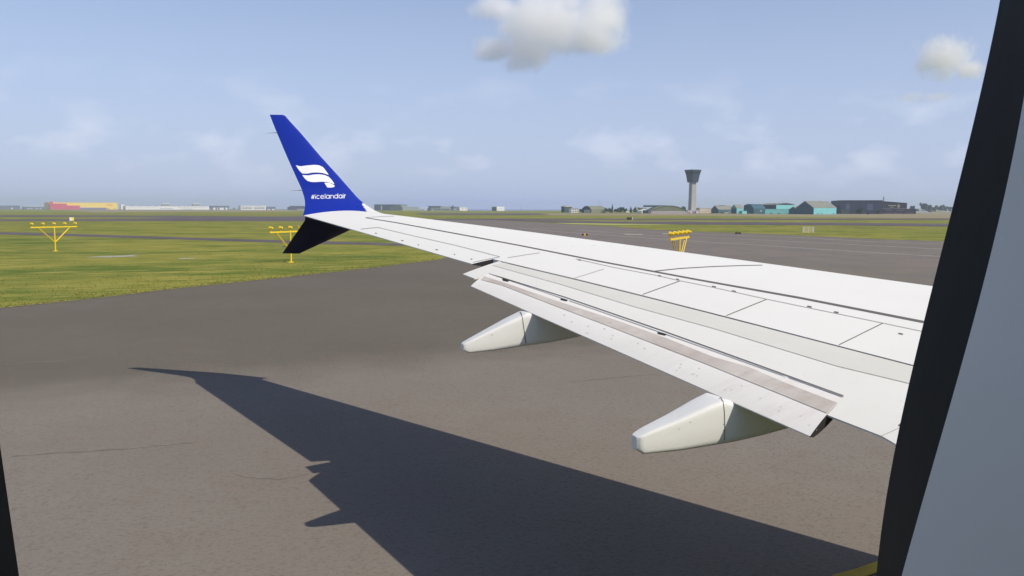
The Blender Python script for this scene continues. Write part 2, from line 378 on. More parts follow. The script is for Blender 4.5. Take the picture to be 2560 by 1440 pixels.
# ================================================================== AIRLINER
air = empty('airliner', (6, 0, 0), 'white airliner with blue flag winglet, seen from its own cabin window', 'airplane')
WP = [11.477, 0.5341, 1.3658, 0.2498, 2.0713, 1.7906, -0.1285, 2.121, 1.5891, 0.0203]
SPAN = 17.2
_fit = np.polyfit([17.2, 16.6, 15.4, 14.0, 12.3, 11.2, 10, 8.3, 5, 3], [-.004, -.012, .006, .014, .009, .007, -.002, -.008, -.008, -.008], 3)
def camb(u): return 0.30 * (math.sqrt(max(u, 0)) * 0.55 - 0.12 * u - 0.43 * u * u)
def chord(s): return WP[2] + WP[3] * (SPAN - s)
def wing_pt(s, u, lower=False):
    X0, m_, ct, cs, a0, a1, a2, b0, b1, b2 = WP
    ch = chord(s); t = s / SPAN
    zl = a0 + a1 * t + a2 * t * t + float(np.polyval(_fit, s)); zt = b0 + b1 * t + b2 * t * t
    base = zl + (zt - zl) * u
    if lower: z = base - ch * 0.06 * 4 * (max(u, 0) ** .5) * (1 - u) * 0.8 - 0.012 * u
    else: z = base + ch * camb(u)
    return Vector((X0 - m_ * s - ch * u, s, z))
def u_sp(s): return float(np.interp(s, [2.0, 6.056, 6.62, 7.70, 8.72, 9.74, 11.11, 13], [.925, .912, .909, .902, .898, .897, .904, .904]))
S_AIL = 11.26
US = [0, .004, .012, .025, .045, .075, .12, .18, .25, .33, .42, .52, .62, .72, .81, .89, .95, 1.0]
def wing_section(s, uend):
    up = [wing_pt(s, u * uend) for u in US]
    lo = [wing_pt(s, u * uend, True) for u in US]
    if uend < 1: lo[-1] = up[-1] - Vector((0, 0, 0.05)); lo[-2] = wing_pt(s, US[-2] * uend) - Vector((0, 0, .07))
    return up + lo[1:][::-1]
def loft(secs, closed=True, caps=True):
    v, f = [], []
    n = len(secs[0])
    for sct in secs: v += sct
    for k in range(len(secs) - 1):
        for i in range(n if closed else n - 1):
            a, b = k * n + i, k * n + (i + 1) % n
            f.append((a, b, b + n, a + n))
    if caps: f += [tuple(range(n))[::-1], tuple(range((len(secs) - 1) * n, len(secs) * n))]
    return v, f
st_in = [1.2, 2.2, 3.2, 4.2, 5.2, 5.9, 6.6, 7.4, 8.2, 9, 9.8, 10.5, 11.1]
st_out = [S_AIL, 11.8, 12.4, 12.9, 13.4, 14.0, 14.6, 15.2, 15.8, 16.4, 16.8, 17.05, SPAN]
wing = MB()
v, f = loft([wing_section(s, u_sp(s)) for s in st_in]); wing.add(v, f, 0)
v, f = loft([wing_section(s, u_sp(11.1)) for s in (11.1, S_AIL)], caps=False); wing.add(v, f, 0)
v, f = loft([wing_section(s, 1.0) for s in st_out], caps=False)
n_ = len(wing_section(15, 1))
wing.add(v, f, 0)
wing.add(v[:n_], [tuple(range(n_))[::-1]], 1)                      # inboard end face of the aileron, its shade painted in dark colour
wing.add(v[-n_:], [tuple(range(n_))], 0)
def bvh(*mbs):
    vv, ff = [], []
    for b in mbs:
        k = len(vv); vv += b.v; ff += [tuple(i + k for i in q) for q in b.f]
    return BVHTree.FromPolygons([tuple(a) for a in vv], ff)
T_WING = bvh(wing)
def hit(tree, x, y, lift=0.003):
    d = ray(x, y).normalized()
    loc, nor, idx, dist = tree.ray_cast(CAM, d)
    if loc is None: return None
    if nor.dot(d) > 0: nor = -nor
    return loc + nor * lift
def surf_strip(mb, tree, pts, w, mi, n=6, lift=0.003):
    """a thin strip lying on a surface along picture points; w = width or list of widths in px of the 2560 frame"""
    ws = w if isinstance(w, (list, tuple)) else [w] * len(pts)
    Q, W = [], []
    for i in range(len(pts) - 1):
        for k in range(n):
            t = k / n; Q.append((pts[i][0] * (1 - t) + pts[i + 1][0] * t, pts[i][1] * (1 - t) + pts[i + 1][1] * t)); W.append(ws[i] * (1 - t) + ws[i + 1] * t)
    Q.append(pts[-1]); W.append(ws[-1])
    L = []
    for i, (x, y) in enumerate(Q):
        a, b = Q[max(i - 1, 0)], Q[min(i + 1, len(Q) - 1)]
        dx, dy = b[0] - a[0], b[1] - a[1]; l = math.hypot(dx, dy); nx, ny = -dy / l, dx / l
        p, q = hit(tree, x + nx * W[i] / 2, y + ny * W[i] / 2, lift), hit(tree, x - nx * W[i] / 2, y - ny * W[i] / 2, lift)
        L.append((p, q) if p is not None and q is not None else None)
    for a, b in zip(L[:-1], L[1:]):
        if a and b and (a[0] - b[0]).length < 4: mb.add([a[0], b[0], b[1], a[1]], [(0, 1, 2, 3)], mi)
WM = [M_WHITE, M_BLACKGAP, M_SEAM, M_SEAM2]
S = lambda pts, w, mi, n=6: surf_strip(wing, T_WING, pts, w, mi, n)
S([(914, 544.5), (989, 556.5), (1150, 586), (1300, 614), (1500, 653.6), (1624, 677), (1747, 700), (2000, 745), (2307, 805), (2420, 827)], [1.6, 2.0, 2.4, 2.6, 3.0, 3.2, 3.6, 4.6, 5.6, 6], 2, 8)
S([(1440, 647.5), (1536, 669), (1641, 688.6), (1699, 702), (1780, 718), (1916, 748), (2022, 770), (2207, 808), (2302, 828), (2400, 849)], 1.2, 3)
S([(1437, 695.5), (1510, 672.8)], 1.4, 3); S([(1607, 736.5), (1699.5, 703)], 1.6, 2); S([(1816, 789.5), (1916, 749)], 1.8, 2); S([(2098, 862.5), (2207, 808.5)], 2.0, 2)
S([(1270, 644.5), (1310, 638), (1350, 632)], 1.4, 3); S([(1221, 635), (1250, 642)], 1.2, 3)
S([(1183, 656), (1215, 649), (1250, 642.5)], 1.5, 3)
S([(947, 569.2), (1026, 588), (1141, 614), (1223, 635)], 1.3, 3); S([(902, 573), (925, 570.5), (948, 568.6)], 1.8, 3)
S([(914, 544), (945, 542), (985, 540.8)], 1.0, 3)
S([(1636, 678.4), (1700, 671.5), (1780, 666.8), (1850, 664.3), (1906, 663.2)], [2.0, 1.8, 1.6, 1.5, 1.2], 2)
for (x, y, w) in [(1449, 650, 7), (1649, 690, 7), (1694, 699, 7), (1785, 717, 10), (1835, 728.4, 10), (2024, 767, 11), (2091, 781, 11), (2252, 835, 11),
                  (1006, 601.6, 5), (1046, 612.4, 3), (1092, 624.6, 6), (1136.5, 636.2, 3), (1179, 648, 4), (940, 583.6, 4)]:
    S([(x - w / 2, y - w * .1), (x + w / 2, y + w * .1)], 3.0 if w > 6 else 2, 2, 1)
# slat seam just behind the leading edge
for q in ((1004, 541.8), (1250, 570.6), (1440, 597.0), (1660, 625.5), (1900, 659.5), (2110, 688)):
    pass
wing_o = wing.build('wing', WM, air, smooth=False)
for p in wing_o.data.polygons:
    p.use_smooth = p.material_index == 0 and len(p.vertices) == 4
def sharp_by_angle(o, ang=35):
    bm = bmesh.new(); bm.from_mesh(o.data)
    for e in bm.edges:
        if len(e.link_faces) == 2:
            if e.calc_face_angle(0) > R(ang): e.smooth = False
        else: e.smooth = False
    bm.to_mesh(o.data); bm.free()
sharp_by_angle(wing_o)

def brown_streaks(mm, y0, y1, col, amount):
    """fluid and dirt streaks running chordwise, densest towards the inboard end of the part"""
    n, l = mm.node_tree.nodes, mm.node_tree.links; bs = n['Principled BSDF']; src = bs.inputs['Base Color'].links[0].from_socket
    t = n.new('ShaderNodeTexCoord'); mp_ = n.new('ShaderNodeMapping'); mp_.inputs['Scale'].default_value = (1.0, 7.0, 1.0); mp_.inputs['Rotation'].default_value = (0, 0, R(-12))
    z = n.new('ShaderNodeTexNoise'); z.inputs['Scale'].default_value = 1.6; z.inputs['Detail'].default_value = 6; z.inputs['Roughness'].default_value = .65
    r1 = n.new('ShaderNodeMapRange'); r1.inputs['From Min'].default_value = .47; r1.inputs['From Max'].default_value = .66
    sp = n.new('ShaderNodeSeparateXYZ'); r2 = n.new('ShaderNodeMapRange'); r2.inputs['From Min'].default_value = y0; r2.inputs['From Max'].default_value = y1; r2.inputs['To Max'].default_value = amount
    mu_ = n.new('ShaderNodeMath'); mu_.operation = 'MULTIPLY'; x = n.new('ShaderNodeMixRGB'); x.inputs['Color2'].default_value = (*col, 1)
    l.new(t.outputs['Object'], mp_.inputs['Vector']); l.new(mp_.outputs['Vector'], z.inputs['Vector']); l.new(z.outputs['Fac'], r1.inputs['Value'])
    l.new(t.outputs['Object'], sp.inputs['Vector']); l.new(sp.outputs['Y'], r2.inputs['Value']); l.new(r1.outputs['Result'], mu_.inputs[0]); l.new(r2.outputs['Result'], mu_.inputs[1])
    l.new(mu_.outputs[0], x.inputs['Fac']); l.new(src, x.inputs['Color1']); l.new(x.outputs['Color'], bs.inputs['Base Color'])
brown_streaks(M_AFT, 8.2, 6.3, (.58, .50, .44), .28)
brown_streaks(M_SOOT, 8.6, 6.4, (.42, .34, .30), .5)
# flaps ------------------------------------------------------------
Y0 = 11.12; YK = 5.5
B_ = on_y(1157, 685, Y0); K_ = on_y(2205, 1090, YK)
def sp_line(s): return wing_pt(s, u_sp(s)) - Vector((0, 0, 0.005))
def te_line(s):
    if s >= YK: return B_.lerp(K_, (Y0 - s) / (Y0 - YK))
    return K_ + Vector((-0.12 * (YK - s), -(YK - s), -0.10 * (YK - s)))
def flap_pt(s, w):   # w 0..1 chordwise, gentle camber
    a, b = sp_line(s), te_line(s); p = a.lerp(b, w); p.z += 0.05 * 4 * w * (1 - w) * (a - b).length * .22; return p
ref = MB()
ss = [Y0 - i * (Y0 - 3.6) / 40 for i in range(41)]
WW = [0, .1, .2, .3, .4, .5, .6, .7, .8, .9, 1.0]
for a, b in zip(ss[:-1], ss[1:]):
    for w0, w1 in zip(WW[:-1], WW[1:]):
        ref.add([flap_pt(a, w0), flap_pt(b, w0), flap_pt(b, w1), flap_pt(a, w1)], [(0, 1, 2, 3)])
T_REF = bvh(ref)
D_ = hit(T_REF, 1222, 683, 0); E_ = hit(T_REF, 2110, 992, 0)
def w_of(P):
    s = P.y; a, b = sp_line(s), te_line(s); return max(0.0, min(1.0, (a.x - P.x) / (a.x - b.x)))
wD, wE = w_of(D_), w_of(E_)
C_ = hit(T_REF, 1194, 696.5, 0) or te_line(10.85)
F_ = hit(T_REF, 2073, 1037, 0)
sD, sE = D_.y, E_.y
sF = F_.y if F_ else sE
def w_end(s):
    return wE + (wD - wE) * (s - sE) / (sD - sE)
flap = MB()
def flap_section(s, wend, t0=.10, t1=.012, thick=None):
    up = [flap_pt(s, w * wend) for w in WW]
    lo = [flap_pt(s, w * wend) - Vector((0, 0, t0 * (1 - w) + t1)) for w in WW]
    return up + lo[::-1]
sec = [flap_section(s, 1.0) for s in (Y0, (Y0 + sD) / 2 , sD)]
v, f = loft(sec); flap.add(v, f)
k = 14
sec = [flap_section(sD + (sE - sD) * i / k, w_end(sD + (sE - sD) * i / k), .06, .006) for i in range(k + 1)]
v, f = loft(sec, caps=False); flap.add(v, f)
sec = [flap_section(s, 1.0) for s in sorted((sE, (sE + YK) / 2, YK, 5.0, 4.4, 3.4, 2.4), reverse=True)]
v, f = loft(sec); flap.add(v, f)
T_FLAP = bvh(flap)
# pale grey band directly behind the spoilers
up_e = [(1262, 655.5), (1437, 697.5), (1607, 739.5), (1816, 792.5), (2098, 865.5), (2300, 917.5)]
lo_e = [(1232, 664), (1404, 712), (1588, 768), (1780, 820.6), (2091, 915.6), (2288, 963)]
def band(mb, tree, U, L, mi, n=8, rows=3, lift=0.004):
    def samp(P, t):
        t = t * (len(P) - 1); i = min(int(t), len(P) - 2); t -= i
        return (P[i][0] * (1 - t) + P[i + 1][0] * t, P[i][1] * (1 - t) + P[i + 1][1] * t)
    N = n * (len(U) - 1)
    grid = []
    for i in range(N + 1):
        a, b = samp(U, i / N), samp(L, i / N)
        grid.append([hit(tree, a[0] * (1 - j / rows) + b[0] * j / rows, a[1] * (1 - j / rows) + b[1] * j / rows, lift) for j in range(rows + 1)])
    for i in range(N):
        for j in range(rows):
            q = [grid[i][j], grid[i + 1][j], grid[i + 1][j + 1], grid[i][j + 1]]
            if all(x is not None for x in q) and (q[0] - q[2]).length < 3: mb.add(q, [(0, 1, 2, 3)], mi)
T_WF = bvh(wing, flap)
band(flap, T_WF, up_e, lo_e, 1)
T_WF = bvh(wing, flap)
surf_strip(flap, T_WF, [(1252, 654.2), (1437, 698.4), (1607, 740.4), (1816, 793.4), (2098, 866.4), (2282, 914), (2340, 928)], [1.2, 1.2, 1.3, 1.5, 1.8, 2, 2], 2, 8, .004)
surf_strip(flap, T_FLAP, [(1224, 684.5), (1410, 742.5), (1657, 827.5), (1900, 915), (2109, 990.5)], [1.2, 1.6, 1.8, 2, 2], 2, 6, .005)
surf_strip(flap, T_FLAP, [(2207, 1089), (2251, 1069.5), (2300, 1046)], 1.5, 3, 3)
for q in ([(2249, 1062), (2256, 1066)],): surf_strip(flap, T_FLAP, q, 5, 2, 1, .006)
flap_o = flap.build('main_flap', [M_FLAP, M_BAND, M_SEAM, M_SEAM2], air)
for p in flap_o.data.polygons: p.use_smooth = p.material_index == 0
sharp_by_angle(flap_o, 30)

aft = MB()
AO, AI = on_y(1177, 715, 10.55), on_y(2025, 1090.5, E_.y - .2)
FO, FI = D_ + Vector((0, 0, -.004)), E_ + Vector((0, 0, -.004))
FO = FO + (FO - AO).normalized() * .03; FI = FI + (FI - AI).normalized() * .03; FO.z -= .008; FI.z -= .008
def aft_pt(t, w):
    p = FO.lerp(FI, t).lerp(AO.lerp(AI, t), w); p.z += 0.035 * 4 * w * (1 - w) * .6; return p
def aft_sec(t):
    up = [aft_pt(t, w) for w in WW]
    lo = [aft_pt(t, w) - Vector((0, 0, .085 * (4 * w * (1 - w)) ** .6 * (1 - .25 * w) + .008)) for w in WW]
    return up + lo[::-1]
v, f = loft([aft_sec(i / 16) for i in range(17)], caps=False); aft.add(v, f, 0)
s0 = aft_sec(0); s1 = aft_sec(1); nn = len(s0)
aft.add(s0, [tuple(range(nn))[::-1]], 0); aft.add(s1, [tuple(range(nn))], 2)
T_AFT = bvh(aft)
band(aft, T_AFT, [(1211, 691.5), (1272, 711), (1404, 757), (1536, 799.5), (1668, 847), (1780, 892), (1872, 918.8), (1966, 959), (2093, 1008)],
     [(1219 - 16, 700), (1254, 713.5), (1390, 766), (1522, 816), (1655, 868), (1766, 911), (1862, 950), (1956, 988), (2068, 1034)], 1)
for (x, y, w, h) in [(1265, 700.2, 17, 6.5), (1411, 748.2, 20, 7.5), (1656, 832.5, 25, 9.5)]:
    band(aft, T_AFT, [(x - w * .55, y - h * .55), (x + w * .6, y + h * .25 - 1)], [(x - w * .42, y + h * .3), (x + w * .3, y + h * .75)], 2, 2, 2, .006)
band(aft, T_AFT, [(2006, 955.5), (2040, 966.5)], [(2010, 958.6), (2037, 967.6)], 2, 2, 1, .006)
rr = random.Random(11)
for i in range(26):    # rivets and specks
    t = rr.uniform(.2, 1); x = 1250 + t * 800; y = 740 + t * 330 + rr.uniform(-26, 10)
    p = hit(T_AFT, x, y, .005)
    if p is not None: surf_strip(aft, T_AFT, [(x, y), (x + 2.4, y + .8)], 1.6, 3, 1, .005)
aft_o = aft.build('aft_flap', [M_AFT, M_SOOT, M_BLACKGAP, M_SEAM2], air)
for p in aft_o.data.polygons: p.use_smooth = p.material_index == 0
sharp_by_angle(aft_o, 30)

# flap track fairings ----------------------------------------------
def fairing(Y, hw, top, bot, seam, sxs):
    """canoe fairing with a flat top; top/bot are the near upper ridge and near lower edge (aft tip first), both in the plane y = Y - hw"""
    T_FL2 = bvh(flap, aft)
    XT = on_y(top[0][0], top[0][1], Y).x
    def wd(x): return hw * float(np.interp(x - XT, [0, .01, .03, .08, .75, 1.2, 1.8, 3], [.26, .34, .40, .45, 1.0, 1.0, .85, .5]))
    def near(x, y, k):
        P = on_y(x, y, Y)
        for _ in range(6): P = on_y(x, y, Y - wd(P.x) * k)
        return P
    T = [near(x, y, 1.0) for x, y in top]; Bm = [near(x, y, .75) for x, y in bot]
    xt, zt = [p.x for p in T], [p.z for p in T]; xb, zb = [p.x for p in Bm], [p.z for p in Bm]
    x0, x1 = min(xt[0], xb[0]), xb[-1]
    mb = MB(); secs = []
    N = 44
    for i in range(N + 1):
        tt = (i / N) ** 1.7; x = x0 + (x1 - x0) * tt
        a = float(np.interp(x, xt, zt)); b = float(np.interp(x, xb, zb))
        hit_ = T_FL2.ray_cast(Vector((x, Y, 1.0)), Vector((0, 0, 1)))
        if hit_[0] is not None: a = min(a, hit_[0].z + .004)
        w = wd(x + .015)
        if i == 0: c = (a + b) / 2; a, b, w = c + (a - c) * .86, c + (b - c) * .86, w * .85
        zc, hh = (a + b) / 2, (a - b) / 2
        ring = []
        for k in range(40):
            t = 2 * math.pi * k / 40; c_, s_ = math.cos(t), math.sin(t); e = 2 / 8
            wk = 1.0 if s_ > 0 else 1 - .16 * abs(s_)
            ring.append(Vector((x, Y + math.copysign(abs(c_) ** e, c_) * w * wk, zc + math.copysign(abs(s_) ** e, s_) * hh)))
        secs.append(ring)
    v, f = loft(secs); mb.add(v, f)
    T0 = bvh(mb)
    surf_strip(mb, T0, seam, 1.8, 1, 4, .002)
    for (x, y) in sxs: surf_strip(mb, T0, [(x, y), (x + 2, y + .5)], 1.6, 1, 1, .002)
    o = mb.build('flap_track_fairing', [M_FAIR, M_SEAM], air)
    for p in o.data.polygons: p.use_smooth = p.material_index == 0 and len(p.vertices) == 4
    return o
f1 = fairing(9.33, .15, [(1157, 861), (1180, 850), (1275, 803), (1323, 782), (1400, 752), (1470, 740)],
        [(1159, 877), (1172, 883), (1230, 878), (1310, 866), (1380, 857), (1448, 843), (1510, 825)],
        [(1289, 771), (1303, 783), (1306, 795), (1311, 830), (1315, 858)], [(1287, 775), (1229, 837), (1301, 784), (1311, 842)])
f2 = fairing(6.6, .16, [(1591, 1094), (1625, 1080), (1700, 1050), (1780, 1014), (1818, 1000), (1900, 960), (2050, 920)],
        [(1594, 1126), (1608, 1136), (1700, 1128), (1815, 1110), (1900, 1092), (1965, 1075), (2050, 1048)],
        [(1801, 993), (1808, 1004), (1811, 1030), (1812, 1070), (1811, 1100)], [(1798, 996), (1804, 1000), (1725, 1055), (1696, 1072), (1808, 1060), (1808, 1075)])
f1['label'] = 'outboard canoe shaped flap track fairing'; f2['label'] = 'inboard canoe shaped flap track fairing'

# winglet ------------------------------------------------------------
ZT = wing_pt(SPAN, 1.0).z
def y_up(z):
    h = max(z - ZT + .02, 0.0)
    return SPAN + (0.42 * (1 - math.exp(-h / .22))) + h * 0.16
def on_cant(x, y, yf):
    Y = SPAN + .2
    for _ in range(25): P = on_y(x, y, Y); Y = Y * .4 + yf(P.z) * .6
    return on_y(x, y, Y)
def fin(levels, yf, white, nm, thick=.10, k=14, out=Vector((0, -1, 0))):
    secs = []
    for (tx, ty, lx, ly) in levels:
        a, b = on_cant(lx, ly, yf), on_cant(tx, ty, yf)
        L = (a - b).length; th = min(thick * L, .12)
        ring = []
        us = [0, .008, .018, .03, .045, .06, .08, .105, .13, .16, .2, .25, .32, .4, .48, .56, .64, .72, .8, .87, .94, 1.0]
        for u in us:
            q = a.lerp(b, u); Yq = yf(q.z)
            hgt = th * .5 * (2.2 * math.sqrt(u) * (1 - u) + .05 * u + .004)
            ring.append(Vector((q.x, Yq, q.z)) + out * hgt)
        for u in us[-2:0:-1]:
            q = a.lerp(b, u); Yq = yf(q.z)
            hgt = th * .5 * (2.2 * math.sqrt(u) * (1 - u) + .05 * u + .004)
            ring.append(Vector((q.x, Yq, q.z)) - out * hgt)
        secs.append(ring)
    # refine between levels
    fine = []
    for s_a, s_b in zip(secs[:-1], secs[1:]):
        for i in range(6): fine.append([p.lerp(q, i / 6) for p, q in zip(s_a, s_b)])
    fine.append(secs[-1])
    v, f = loft(fine)
    return v, f
lv = [(757.5, 540.5, 960, 534.5), (758, 535, 950, 531.5), (760, 529, 938, 526.6), (762, 520, 924, 518), (762.5, 512, 915, 512), (762, 502, 901, 501), (760.3, 493, 892, 492.5), (753.3, 471, 874, 472), (739.4, 440.6, 847, 441),
      (717, 390.6, 801, 390.6), (704, 360, 775, 360), (691, 329, 748.5, 329), (682, 307, 728, 307), (677.5, 295, 718, 295.4), (675, 289, 713, 289.6), (674.2, 286.6, 708, 287.2)]
v, f = fin(lv, y_up, None, 'winglet')
wl_ = MB(); wl_.add(v, f, 0)
# white fillet where the winglet's leading edge runs into the wing
def pxy(P):
    q = P - CAM; return 1280 + F_PX * q.dot(RT) / q.dot(FW), 720 - F_PX * q.dot(UP) / q.dot(FW)
for i, q in enumerate(wl_.f):
    c = sum((wl_.v[j] for j in q), Vector()) / len(q); x, y = pxy(c)
    if x > 905 + max(0, (y - 511)) * .7 and y > 508: wl_.m[i] = 1
T_WL = bvh(wl_)
winglet = wl_.build('winglet', [M_BLUE, mat('pale winglet fairing paint', (0.62, 0.63, 0.60), .4, .4)], air, smooth=True)
sharp_by_angle(winglet, 40)
# emblem: three pieces of a waving flag
def z2(pts): return [(620 + x / 3.6, 260 + y / 3.6) for x, y in pts]
em = MB()
band(em, T_WL, z2([(430, 551), (470, 561), (540, 552), (600, 548), (640, 552), (675, 569), (700, 600), (727, 639)]),
     z2([(434, 558), (460, 598), (488, 625), (530, 627), (575, 619), (620, 616), (670, 621), (725, 638)]), 0, 3, 4, .004)
band(em, T_WL, z2([(489, 639), (540, 643), (595, 634), (640, 632), (690, 640), (725, 655), (750, 680), (779, 722)]),
     z2([(492, 644), (512, 672), (535, 692), (568, 702), (610, 703), (660, 699), (710, 702), (777, 721)]), 0, 3, 4, .004)
band(em, T_WL, z2([(687, 709), (705, 709), (730, 711), (755, 720), (779, 734)]), z2([(714, 751), (730, 752), (748, 752), (768, 749), (778, 744)]), 0, 3, 4, .004)
em.build('emblem', M_LOGO, winglet)
# lettering "#icelandair"
tx = MB()
def stroke(pts, w=4.5): surf_strip(tx, T_WL, z2(pts), w / 3.6, 0, 2, .004)
def base(x): return 856 - (x - 567) * 0.024
def arc(cx, r, ry, a0, a1, n=14):
    cy = base(cx) - 16.5
    return [(cx + r * math.cos(R(a0 + (a1 - a0) * i / n)), cy - ry * math.sin(R(a0 + (a1 - a0) * i / n))) for i in range(n + 1)]
b = base
stroke([(575, b(575)), (584, b(575) - 38)]); stroke([(587, b(587)), (596, b(587) - 38)]); stroke([(568, b(568) - 12), (597, b(597) - 12)]); stroke([(570, b(570) - 26), (599, b(599) - 26)])
stroke([(608, b(608)), (608, b(608) - 30)]); stroke([(608, b(608) - 37), (608, b(608) - 43)])
stroke(arc(633, 14.5, 15, 48, 312))
stroke(arc(669, 15.5, 15, -35, -345)[::-1]); stroke([(654, b(669) - 16.5), (685, b(669) - 16.5)])
stroke([(694, b(694)), (694, b(694) - 45)])
stroke(arc(718, 14.5, 15, 0, 360)); stroke([(733.5, b(733)), (733.5, b(733) - 32)])
stroke([(744, b(744)), (744, b(744) - 32)]); stroke(arc(757, 13, 14, 180, 0)); stroke([(770, b(770)), (770, b(770) - 17)])
stroke(arc(793, 14.5, 15, 0, 360)); stroke([(808.5, b(808)), (808.5, b(808) - 45)])
stroke(arc(832, 14.0, 15, 0, 360)); stroke([(847, b(847)), (847, b(847) - 32)])
stroke([(857, b(857)), (857, b(857) - 30)]); stroke([(857, b(857) - 37), (857, b(857) - 43)])
stroke([(867, b(867)), (867, b(867) - 32)]); stroke([(867, b(867) - 17), (869, b(867) - 25), (873, b(867) - 30), (880, b(867) - 31)])
tx.build('lettering', M_LOGO, winglet)
def wick(parent, q0, q1, Y):
    w = MB(); a, c = on_y(*q0, Y), on_y(*q1, Y); w.tube(a, a.lerp(c, .28), .010, .008, 6); w.tube(a.lerp(c, .28), c, .005, .003, 6)
    w.build('static_wick', M_STEEL, parent)
wick(winglet, (693, 331.8), (667, 332.8), y_up(4.9)); wick(winglet, (754, 475.6), (726, 476.8), y_up(4.2))

# ventral fin, canted outwards and down
def y_dn(z):
    h = max(ZT + .03 - z, 0.0)
    return SPAN + .42 * (1 - math.exp(-h / .3)) * .6 + h * .35
ld = [(762.5, 541, 960, 536), (763, 545, 945, 546), (761.7, 551.7, 925, 555), (750.6, 568, 884, 571), (731, 596, 831, 596), (716, 618, 785, 617), (708, 630, 757, 630), (705.5, 633.6, 749, 634)]
v, f = fin(ld, y_dn, None, 'fin', thick=.09)
vf = MB(); vf.add(v, f, 0)
fin_o = vf.build('ventral_fin', M_FIN_SHADE, winglet, smooth=True); sharp_by_angle(fin_o, 40)
wick(winglet, (753, 565), (734, 567), y_dn(3.4)); wick(winglet, (714, 616.5), (690, 618), y_dn(3.0))

# fuselage shell with the window opening -----------------------------
FC = Vector((0, -.053, 3.6)); FR = 1.88
def fus_r(x):
    if x > 12: t = (x - 12) / 5.5; return FR * math.sqrt(max(0, 1 - t ** 2.2)), 3.6 - .5 * t
    if x < -14: t = (-14 - x) / 10; return FR * (1 - .93 * t ** 1.5), 3.6 + 1.3 * t ** 1.5
    return FR, 3.6
zL, zH = 3.5, 4.15
aL, aH = math.asin((zL - 3.6) / FR), math.asin((zH - 3.6) / FR)
XA, XB = -.4, .6
WX = [x for i in range(-24, 20) for x in (.1 + i * .52 - .14, .1 + i * .52 + .14) if not (XA - .3 < x < XB + .3)]
xs = sorted([-24, -22, -20, -18, -16, -14, XA, XB, 12, 13.5, 15, 16, 16.8, 17.2, 17.45] + WX)
aW0, aW1 = math.asin((3.66 - 3.6) / FR), math.asin((4.02 - 3.6) / FR)
angs = [aL, aW0, aW1, aH] + sorted([aH + (2 * math.pi - (aH - aL)) * i / 30 for i in range(1, 30)] + [math.pi - aW1, math.pi - aW0])
fu = MB(); vv = []
for x in xs:
    r_, zc = fus_r(x)
    for a in angs: vv.append(Vector((x, FC.y + r_ * math.cos(a), zc + r_ * math.sin(a))))
na = len(angs); ff = []
for i in range(len(xs) - 1):
    for j in range(na):
        if xs[i] == XA and j < 3: continue
        mid = (angs[j] + angs[(j + 1) % na]) / 2
        if xs[i] in WX and abs(xs[i + 1] - xs[i] - .28) < .01 and (j == 1 or abs(angs[j] - (math.pi - aW1)) < 1e-6): continue      # cabin windows
        a, b2 = i * na + j, i * na + (j + 1) % na
        ff.append((a, b2, b2 + na, a + na))
ff.append(tuple(range(na))); ff.append(tuple(range((len(xs) - 1) * na, len(xs) * na))[::-1])
fu.add(vv, ff, 0)
pL = Vector((0, FC.y + FR * math.cos(aL), zL)); pH = Vector((0, FC.y + FR * math.cos(aH), zH))
slope = (pH.y - pL.y) / (zH - zL)
def wall_y(z): return pL.y + slope * (z - zL)
def on_wall(x, y, off=0.0):
    d = ray(x, y); t = (pL.y + off - slope * zL + slope * CAM.z - CAM.y) / (d.y - slope * d.z)
    return CAM + d * t
NW = Vector((0, 1, -slope)).normalized()     # outward normal of the wall panel
def outline(right, left, ztop, zbot, rnd):
    """closed outline through measured right-edge and left-edge picture points, completed above and below"""
    Rp = [on_wall(x, y) for x, y in right]; Lp = [on_wall(x, y) for x, y in left]
    return Rp, Lp
Rp = [on_wall(x, y) for x, y in [(2500, 0), (2462, 180), (2415, 400), (2370, 560), (2330, 720), (2290, 870), (2245, 1100), (2215, 1250), (2190, 1440)]]
Gp = [on_wall(x, y) for x, y in [(2560, 225), (2540, 330), (2500, 560), (2450, 740), (2400, 930), (2330, 1160), (2255, 1440)]]
Lp = [on_wall(x, y) for x, y in [(0, 1110), (20, 1250), (48, 1440)]]
SL = (Lp[2].x - Lp[0].x) / (Lp[2].z - Lp[0].z)
def full(rp, xl, zt, zb):
    xr_t, z_t = rp[0].x, rp[0].z; xr_b, z_b = rp[-1].x, rp[-1].z
    pts = []
    # top arc
    cx = (xr_t + xl) / 2; a = (xr_t - xl) / 2
    N = 16
    for i in range(1, N):
        t = math.pi * i / N; e = .55
        pts.append((cx - a * math.copysign(abs(math.cos(t)) ** e, math.cos(t)), z_t + (zt - z_t) * math.sin(t) ** e))
    for p in rp: pts.append((p.x, p.z))
    cx = (xr_b + xl) / 2; a = (xr_b - xl) / 2
    for i in range(1, N):
        t = math.pi * i / N; e = .55
        pts.append((cx + a * math.copysign(abs(math.cos(t)) ** e, math.cos(t)), z_b - (z_b - zb) * math.sin(t) ** e))
    zs = np.linspace(z_b, z_t, 8)
    for z in zs: pts.append((xl + (float(z) - Lp[1].z) * SL, float(z)))
    return pts
def smooth_edge(P, n=26):
    z = [p.z for p in P]; c = np.polyfit([q - 3.82 for q in z], [p.x for p in P], 3)
    return [Vector((float(np.polyval(c, zz - 3.82)), 0, float(zz))) for zz in np.linspace(z[0], z[-1], n)]
Rp = smooth_edge(Rp)
lx = Lp[1].x; CX_ = (Rp[12].x + lx) / 2; CZ_ = 3.80
0 and print('WINDOW', [tuple(round(c, 3) for c in p) for p in (Rp[0], Rp[-1], Lp[0], Lp[-1], Gp[0], Gp[-1])])
0 and print('FLAP', B_, K_, D_, E_, F_)
in_o = full(Rp, lx, Rp[0].z + .15, Rp[-1].z - .12)
G0 = on_wall(2590, 60)
